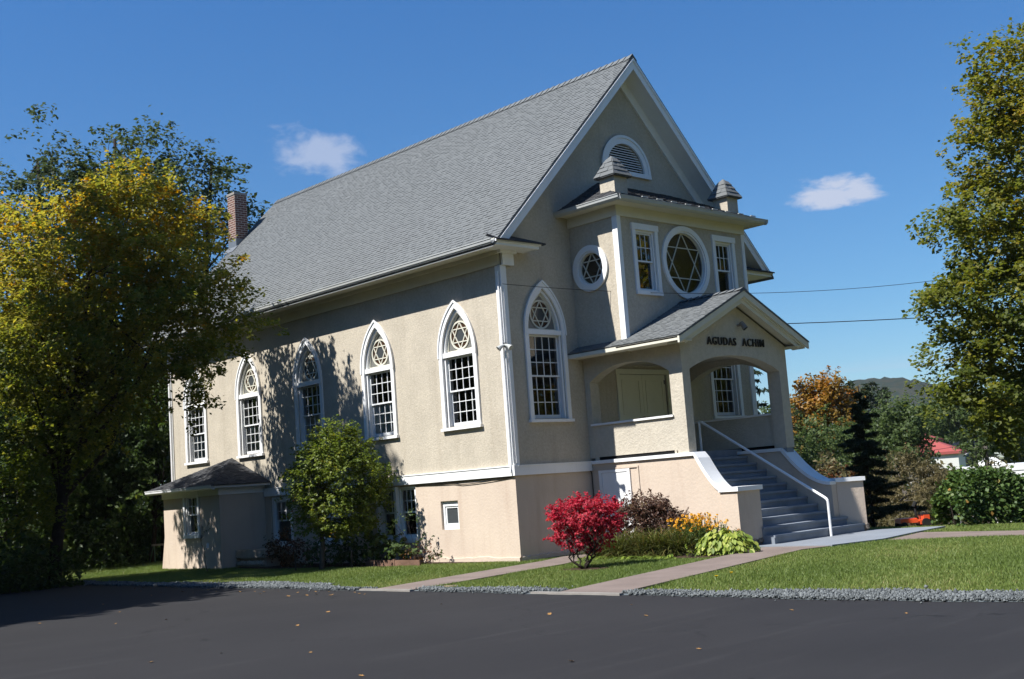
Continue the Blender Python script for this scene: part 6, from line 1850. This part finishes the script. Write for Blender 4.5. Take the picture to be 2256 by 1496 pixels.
v, f = leaves(pos, rng.uniform(0.12, 0.26, n), rng, 0.2, (0.5, 0.3))
o = mesh_np('undergrowth', v, f, 'leaf_tan', tint=rng.normal(0.3, 0.25, n))
mark(o, 'tan and green undergrowth on the slope behind the fir', 'undergrowth', None, 'stuff')
# far woods on the falling ground to the right and behind
rng = np.random.default_rng(78)
n = 60000
x = rng.uniform(30, 260, n); y = rng.uniform(-60, 260, n)
z = ground_z(x, y) + rng.uniform(0, 1, n) ** 0.7 * (5.5 + 1.6 * np.sin(x * 0.13) + 1.3 * np.sin(y * 0.21 + x * 0.05))
rel = np.stack([x, y], -1) - CAM[:2]; hd = np.degrees(np.arctan2(rel[:, 0], rel[:, 1])); dist = np.linalg.norm(rel, axis=1)
ok = (dist > 112) & (hd > 20) & (hd < 90)
pos = np.stack([x, y, z], -1)[ok]
v, f = leaves(pos, rng.uniform(0.8, 1.7, len(pos)), rng, 0.3, (0.8, 0.3))
o = mesh_np('woods', v, f, 'leaf_mid', tint=rng.normal(0.4, 0.2, len(pos)))
mark(o, 'distant green woods in the valley', 'woods', None, 'stuff')

rng = np.random.default_rng(79)  # added trees out of view: they block low sky on the front
n = 52000
t_ = rng.uniform(0, 1, n)
wx = -60 + 100 * t_; wy = -40 - 8 * np.sin(t_ * 3.0) + rng.normal(0, 2.6, n)
side_ = rng.random(n) < 0.3
wx = np.where(side_, 36 + rng.normal(0, 2.5, n), wx); wy = np.where(side_, -48 + 34 * t_, wy)
hh = 16.5 + 2.2 * np.sin(wx * 0.42) + 1.6 * np.sin(wx * 0.93 + 1) + 1.5 * np.sin(wy * 0.6)
pos = np.stack([wx, wy, ground_z(wx, wy) + rng.uniform(0, 1, n) ** 0.75 * hh], -1)
v, f = leaves(pos, rng.uniform(0.45, 0.85, n), rng, 0.3, (0.8, 0.3))
o = mesh_np('woods', v, f, 'leaf_left_maple', tint=rng.normal(0.75, 0.2, n))  # yellow leaf tint picked to warm the light bounced onto the front
mark(o, 'unseen belt of trees added across the road to block low sky and warm the bounce', 'woods', None, 'stuff')

n = 34000  # second added belt out of view, cuts sky light from the left
wy = rng.uniform(-42, 60, n); wx = -36 + rng.normal(0, 2.5, n) + 3 * np.sin(wy * 0.11)
hh = 14.0 + 2.2 * np.sin(wy * 0.42) + 1.6 * np.sin(wy * 0.93 + 1)
pos = np.stack([wx, wy, rng.uniform(0, 1, n) ** 0.75 * hh], -1)
v, f = leaves(pos, rng.uniform(0.45, 0.85, n), rng, 0.3, (0.8, 0.3))
o = mesh_np('woods', v, f, 'leaf_forest', tint=rng.normal(0.4, 0.2, n))
mark(o, 'unseen belt of trees added left of the car park to block low sky', 'woods', None, 'stuff')

# wooded hill
hx_ = np.linspace(-900, 900, 241); hy_ = np.linspace(-500, 700, 121)
hc = P(1905, 1000, 1500)
fr_ = ROT[2] * [1, 1, 0]; fr_ /= np.linalg.norm(fr_); rt_ = np.array([fr_[1], -fr_[0], 0])
U_, V__ = np.meshgrid(hx_, hy_, indexing='ij')
rng = np.random.default_rng(4)
Z_ = 100 * np.exp(-(np.abs(U_) / np.where(U_ > 0, 118, 140)) ** 1.7) * np.exp(-(V__ / 420) ** 2) + 30 * np.exp(-((U_ - 150) / 120) ** 2) * np.exp(-((V__ + 60) / 380) ** 2) + 34 * np.exp(-((U_ + 420) / 300) ** 2) + 20 * np.exp(-((U_ - 480) / 300) ** 2)
Z_ += rng.normal(0, 1.2, Z_.shape) + 1.6 * np.sin(U_ * 0.05) * np.sin(V__ * 0.04) - 8
W3 = hc[None, None, :] * [1, 1, 0] + U_[..., None] * rt_ + V__[..., None] * fr_
vv = np.concatenate([W3[..., :2], Z_[..., None]], -1).reshape(-1, 3)
nx, ny = U_.shape
i = np.arange(nx - 1)[:, None] * ny + np.arange(ny - 1)[None, :]
o = mesh_np('hills', vv, np.stack([i, i + ny, i + ny + 1, i + 1], -1).reshape(-1, 4), 'wooded_hill', smooth=False)
mark(o, 'wooded hill on the horizon', 'hill', None, 'structure')

# house with the red roof
hp = P(2085, 1000, 82); gz = -6.3
hs = empty('white_house', 'white house with a low red hipped roof down the slope', 'house', (hp[0], hp[1], gz))
ha = R(24)
hrt = rt_ * math.cos(ha) - fr_ * math.sin(ha); hfr = fr_ * math.cos(ha) + rt_ * math.sin(ha)
def hbx(mb, u0, u1, v0, v1, z0, z1):
    pts = [hp[:2] + hrt[:2] * u + hfr[:2] * v for u, v in ((u0, v0), (u1, v0), (u1, v1), (u0, v1))]
    mb.add([(*q, z) for z in (z0, z1) for q in pts], [(3, 2, 1, 0), (4, 5, 6, 7), (0, 1, 5, 4), (1, 2, 6, 5), (2, 3, 7, 6), (3, 0, 4, 7)])
def hip(mb, u0, u1, v0, v1, z0, z1, k=0.45):
    pts = [hp[:2] + hrt[:2] * u + hfr[:2] * v for u, v in ((u0, v0), (u1, v0), (u1, v1), (u0, v1))]
    r = min(u1 - u0, v1 - v0) * 0.5
    um = (v1 - v0) / 2
    a = hp[:2] + hrt[:2] * (u0 + um) + hfr[:2] * (v0 + v1) / 2; b = hp[:2] + hrt[:2] * (u1 - um) + hfr[:2] * (v0 + v1) / 2
    mb.add([(*q, z0) for q in pts] + [(*a, z1), (*b, z1)], [(0, 1, 5, 4), (1, 2, 5), (2, 3, 4, 5), (3, 0, 4), (3, 2, 1, 0)])
    mb.add([(*q, z) for z in (z0 - 0.18, z0) for q in pts], [(0, 1, 5, 4), (1, 2, 6, 5), (2, 3, 7, 6), (3, 0, 4, 7), (3, 2, 1, 0)])
mb = MB(); hbx(mb, -7.0, 0.75, 0.0, 6.5, gz - 1, 1.95); hbx(mb, -5.5, -1.35, 6.0, 10.0, gz - 1, 3.0); mb.build('wall', 'house_siding', hs)
mb = MB(); hip(mb, -7.2, 0.95, -0.18, 6.7, 1.95, 3.55); hip(mb, -6.0, -0.9, 5.2, 10.4, 3.0, 4.0); rf = mb.build('roof', 'red_roof', hs)
mb = MB(); hbx(mb, -3.5, -2.9, 4.6, 5.2, 2.5, 4.75); o = mb.build('chimney', 'red_brick_plain', rf, world_coords=False); o.matrix_parent_inverse = Matrix()
mb = MB(); hbx(mb, -2.05, -1.2, -0.06, 0.0, -0.05, 1.45); wn = mb.build('window', 'slate_glass', hs)
mb = MB(); hbx(mb, -1.95, -1.3, -0.12, -0.061, 0.02, 0.62); hbx(mb, -1.95, -1.3, -0.12, -0.061, 0.72, 1.38); o = mb.build('window_frame', 'white_paint', wn, world_coords=False); o.matrix_parent_inverse = Matrix()
mb = MB(); hbx(mb, -1.8, -1.45, -0.14, -0.121, 0.12, 0.55); hbx(mb, -1.8, -1.45, -0.14, -0.121, 0.8, 1.28); o = mb.build('pane', 'slate_glass', wn, world_coords=False); o.matrix_parent_inverse = Matrix()
# shed at its foot
sp_ = P(2072, 1040, 62)
sh_ = empty('shed', 'small shed with a red edged lean-to roof beside the trailer', 'shed', (sp_[0], sp_[1], -5))
def pbx(mb, o0, u0, u1, v0, v1, za, zb, zc=None):
    pts = [o0[:2] + rt_[:2] * u + fr_[:2] * v for u, v in ((u0, v0), (u1, v0), (u1, v1), (u0, v1))]
    zc = zb if zc is None else zc
    mb.add([(*q, za) for q in pts] + [(*pts[0], zb), (*pts[1], zc), (*pts[2], zc), (*pts[3], zb)], [(3, 2, 1, 0), (4, 5, 6, 7), (0, 1, 5, 4), (1, 2, 6, 5), (2, 3, 7, 6), (3, 0, 4, 7)])
mb = MB(); pbx(mb, sp_, -0.2, 1.6, 0, 2.5, -5, -0.15, 0.45); mb.build('wall', 'house_siding', sh_)
mb = MB(); pbx(mb, sp_, -0.4, 1.75, -0.2, 2.7, -0.14, 0.0, 0.66); mb.build('roof', 'red_roof', sh_)
# barn
bp_ = P(2150, 1000, 105)
bn = empty('barn', 'grey roofed barn behind the white trailer', 'barn', (bp_[0], bp_[1], -8))
mb = MB(); pbx(mb, bp_, -3.0, 2.6, 0, 8, -8, -0.2); mb.build('wall', 'barn_roof', bn)
mb = MB()
q = lambda u, v, z: (*(bp_[:2] + rt_[:2] * u + fr_[:2] * v), z)
mb.add([q(-3.4, -0.3, -0.3), q(0.0, -0.3, 2.0), q(1.2, -0.3, 2.0), q(3.0, -0.3, -0.3), q(-3.4, 8.3, -0.3), q(0.0, 8.3, 2.0), q(1.2, 8.3, 2.0), q(3.0, 8.3, -0.3)], [(0, 1, 2, 3), (0, 4, 5, 1), (1, 5, 6, 2), (2, 6, 7, 3), (4, 7, 6, 5)])
mb.build('roof', 'barn_roof', bn)

# white travel trailer
tp_ = P(2115, 1040, 46); tz = float(ground_z(tp_[0], tp_[1]))
rv = empty('travel_trailer', 'white ribbed travel trailer parked beyond the hedge', 'trailer', (tp_[0], tp_[1], tz))
a_ = R(14); tu = rt_[:2] * math.cos(a_) - fr_[:2] * math.sin(a_) * 1.0; tv = np.array([-tu[1], tu[0]])
def tbx(mb, u0, u1, v0, v1, z0, z1):
    pts = [tp_[:2] + tu * u + tv * v for u, v in ((u0, v0), (u1, v0), (u1, v1), (u0, v1))]
    mb.add([(*p2, z) for z in (z0, z1) for p2 in pts], [(3, 2, 1, 0), (4, 5, 6, 7), (0, 1, 5, 4), (1, 2, 6, 5), (2, 3, 7, 6), (3, 0, 4, 7)])
zt_ = P(2115, 1030, 46)[2]
mb = MB(); prof_ = [(0.0, tz + 0.5), (0.0, zt_ - 0.55), (0.12, zt_ - 0.15), (0.35, zt_), (6.3, zt_ + 0.02), (6.5, zt_ - 0.4), (6.5, tz + 0.5)]
mb.prism(prof_, lambda u, v, d: (*(tp_[:2] + tu * u + tv * d), v), 0.0, 2.3)
mb.build('body', 'rv_white', rv)
mb = MB()
for k in range(5): tbx(mb, 0.25, 6.4, -0.02, -0.001, zt_ - 0.25 - 0.16 * k, zt_ - 0.20 - 0.16 * k)
mb.build('side_rib', 'rv_white', rv)
mb = MB(); mb.prism([(0.75, zt_), (0.80, zt_ + 0.30), (1.4, zt_ + 0.30), (1.75, zt_ + 0.05), (1.75, zt_)], lambda u, v, d: (*(tp_[:2] + tu * u + tv * d), v), 0.7, 1.5); mb.build('roof_unit', 'rv_white', rv)
for u in (2.6, 3.5):
    mb = MB(); c = tp_[:2] + tu * u; mb.tube([(*(c + tv * 0.02), tz + 0.35), (*(c + tv * 0.25), tz + 0.35)], 0.34, 16); mb.build('wheel', 'tyre', rv)
mb = MB(); tbx(mb, 1.6, 2.5, -0.03, -0.0215, zt_ - 1.5, zt_ - 0.95); mb.build('window', 'slate_glass', rv)

# red orange garden tractor
mp_ = P(2013, 1155, 28.0); mz = float(ground_z(mp_[0], mp_[1]))
mw = empty('garden_tractor', 'red orange garden tractor at the left end of the hedge', 'tractor', (mp_[0], mp_[1], mz))
def mbx(mb, u0, u1, v0, v1, z0, z1): pbx(mb, mp_, u0, u1, v0, v1, mz + z0 * 0.75, mz + z1 * 0.75)
mb = MB(); mbx(mb, -0.30, 0.12, 0, 0.45, 0.16, 0.27); mbx(mb, -0.28, 0.10, 0.02, 0.43, 0.27, 0.30); mb.build('hood', 'orange_paint', mw)
mb = MB(); mbx(mb, 0.16, 0.38, 0, 0.45, 0.10, 0.24); mbx(mb, 0.26, 0.40, 0.02, 0.43, 0.24, 0.38); mb.build('fender', 'orange_paint', mw)
mb = MB(); mbx(mb, 0.24, 0.40, 0.05, 0.38, 0.38, 0.43); mb.build('seat', 'tyre', mw)
mb = MB(); q0 = mp_[:2] + rt_[:2] * 0.14 + fr_[:2] * 0.2; mb.tube([(*q0, mz + 0.2), (*q0, mz + 0.52)], 0.03, 6); mb.tube([(*(q0 - rt_[:2] * 0.03), mz + 0.48), (*(q0 + rt_[:2] * 0.03), mz + 0.60)], 0.05, 8); mb.build('steering_column', 'tyre', mw)
for u, r in ((-0.22, 0.075), (0.30, 0.105)):
    for v_ in (-0.03, 0.42):
        mb = MB(); c = mp_[:2] + rt_[:2] * u + fr_[:2] * v_; mb.tube([(*c, mz + r), (*(c + fr_[:2] * 0.08), mz + r)], r, 14); mb.build('wheel', 'tyre', mw)

# overhead wires
def wire(name, label, a, b, sag, r):
    a, b = np.array(a), np.array(b)
    pts = [a + (b - a) * t - np.array([0, 0, 4 * sag * t * (1 - t)]) for t in np.linspace(0, 1, 28)]
    mb = MB(); mb.tube(pts, r, 5)
    return mark(mb.build(name, 'dark_metal'), label, 'wire')
pe = P(2600, 505, 33); pe2 = P(2600, 655, 33)
wire('overhead_wire', 'thin dark service wire from the front corner across the bay', (-0.06, -0.10, 6.0), pe, 0.82, 0.0065)
wire('overhead_wire', 'thicker black cable leaving the sky beyond the porch roof', (9.12, 0.4, 5.55), pe2, 0.12, 0.0125)
wire('overhead_wire', 'thin pale wire low in front of the distant trees', P(1700, 1035, 40), P(2100, 985, 44), 0.05, 0.008)
pb = np.array([pe[0], pe[1], float(ground_z(pe[0], pe[1]))])
up_ = empty('utility_pole', 'wooden utility pole outside the right edge', 'utility pole', tuple(pb))
mb = MB(); mb.tube([pb - [0, 0, 0.3], [pe[0], pe[1], pe[2] + 1.5]], [0.15, 0.11], 10); mb.build('pole', 'pole_wood', up_)
mb = MB(); mb.tube([[pe[0], pe[1], pe[2] - 0.02], [pe[0], pe[1], pe[2] + 0.1]], 0.16, 8); mb.tube([[pe2[0], pe2[1], pe2[2] - 0.02], [pe2[0], pe2[1], pe2[2] + 0.1]], 0.16, 8); mb.build('insulator', 'insulator', up_)

# dandelions and fallen leaves
for (px, py) in ((1554, 1279), (1575, 1274)):
    d_ = (1300 - 0) and None
for i, (x, y_) in enumerate(((-3.55, -7.85), (-3.05, -7.75))):
    t_ = empty('dandelion', 'small yellow dandelion in the lawn, %s of the pair' % ('the left one' if i == 0 else 'the right one'), 'flower', (x, y_, 0), 'dandelions in the lawn')
    mb = MB(); mb.tube([(x, y_, 0), (x, y_, 0.075)], 0.004, 4); mb.build('stem', 'leaf_shrub', t_, tint=True)
    mb = MB()
    for k in range(12):
        a = k / 12 * 6.283; mb.add([(x, y_, 0.075), (x + 0.028 * math.cos(a), y_ + 0.028 * math.sin(a), 0.09), (x + 0.028 * math.cos(a + 0.5), y_ + 0.028 * math.sin(a + 0.5), 0.09)], [(0, 1, 2)])
    mb.tube([(x, y_, 0.07), (x, y_, 0.085)], [0.012, 0.02], 8); mb.build('petals', 'yellow_petal', t_)
mb = MB()
pts = [(0, 0.0), (0.018, 0.012), (0.03, 0.034), (0.045, 0.020), (0.060, 0.028), (0.085, 0.0), (0.060, -0.026), (0.045, -0.018), (0.03, -0.032), (0.018, -0.012)]
mb.add([(u - 0.04, v, 0.010 + 2.2 * (u - 0.04) ** 2 + 6 * v * v) for u, v in pts] + [(0.0, 0, 0.006)], [(10, k, (k + 1) % 10) for k in range(10)])
lf0 = mb.build('fallen_leaf', 'dry_leaf')
mark(lf0, 'small dry curled leaf lying on the dark asphalt', 'leaf', 'dry leaves scattered on the asphalt')
rnd = random.Random(8)
spots = [(-9.1, -11.84), (-6.41, -12.4), (-7.9, -4.3), (-6.3, -8.6), (-6.2, -1.2), (-8.8, 0.4), (-9.8, -1.6), (-7.2, -9.6), (-6.0, 2.2), (-5.75, 0.4), (-10.6, -7.9)] + [(-5.5 - abs(rnd.gauss(0, 0.5)), rnd.uniform(-3, 6)) for _ in range(26)] + [(rnd.uniform(-13, -5.6), rnd.uniform(-14, 3)) for _ in range(16)]
for i, (x, y_) in enumerate(spots):
    o = lf0 if i == 0 else lf0.copy()
    if i: S.collection.objects.link(o)
    o.location = (x, y_, 0.004); o.rotation_euler = (rnd.uniform(-0.3, 0.3), rnd.uniform(-0.3, 0.3), rnd.uniform(0, 6.28)); sc_ = rnd.uniform(0.5, 0.95); o.scale = (sc_,) * 3

# ------------------------------------------------------------------ the air itself
m, t, b = new_mat('haze_air')
t.nodes.remove(b)
pv = N(t, 'ShaderNodeVolumePrincipled')
pv.inputs['Color'].default_value = (0.80, 0.88, 1.0, 1)
pv.inputs['Density'].default_value = 0.00010
pv.inputs['Anisotropy'].default_value = 0.2
L(t, pv.outputs[0], t.nodes['Material Output'].inputs['Volume'])
mb = MB(); mb.box(-3600, 3600, -3600, 3600, -12.5, 140)
mark(mb.build('haze', 'haze_air'), None, None, None, 'stuff')
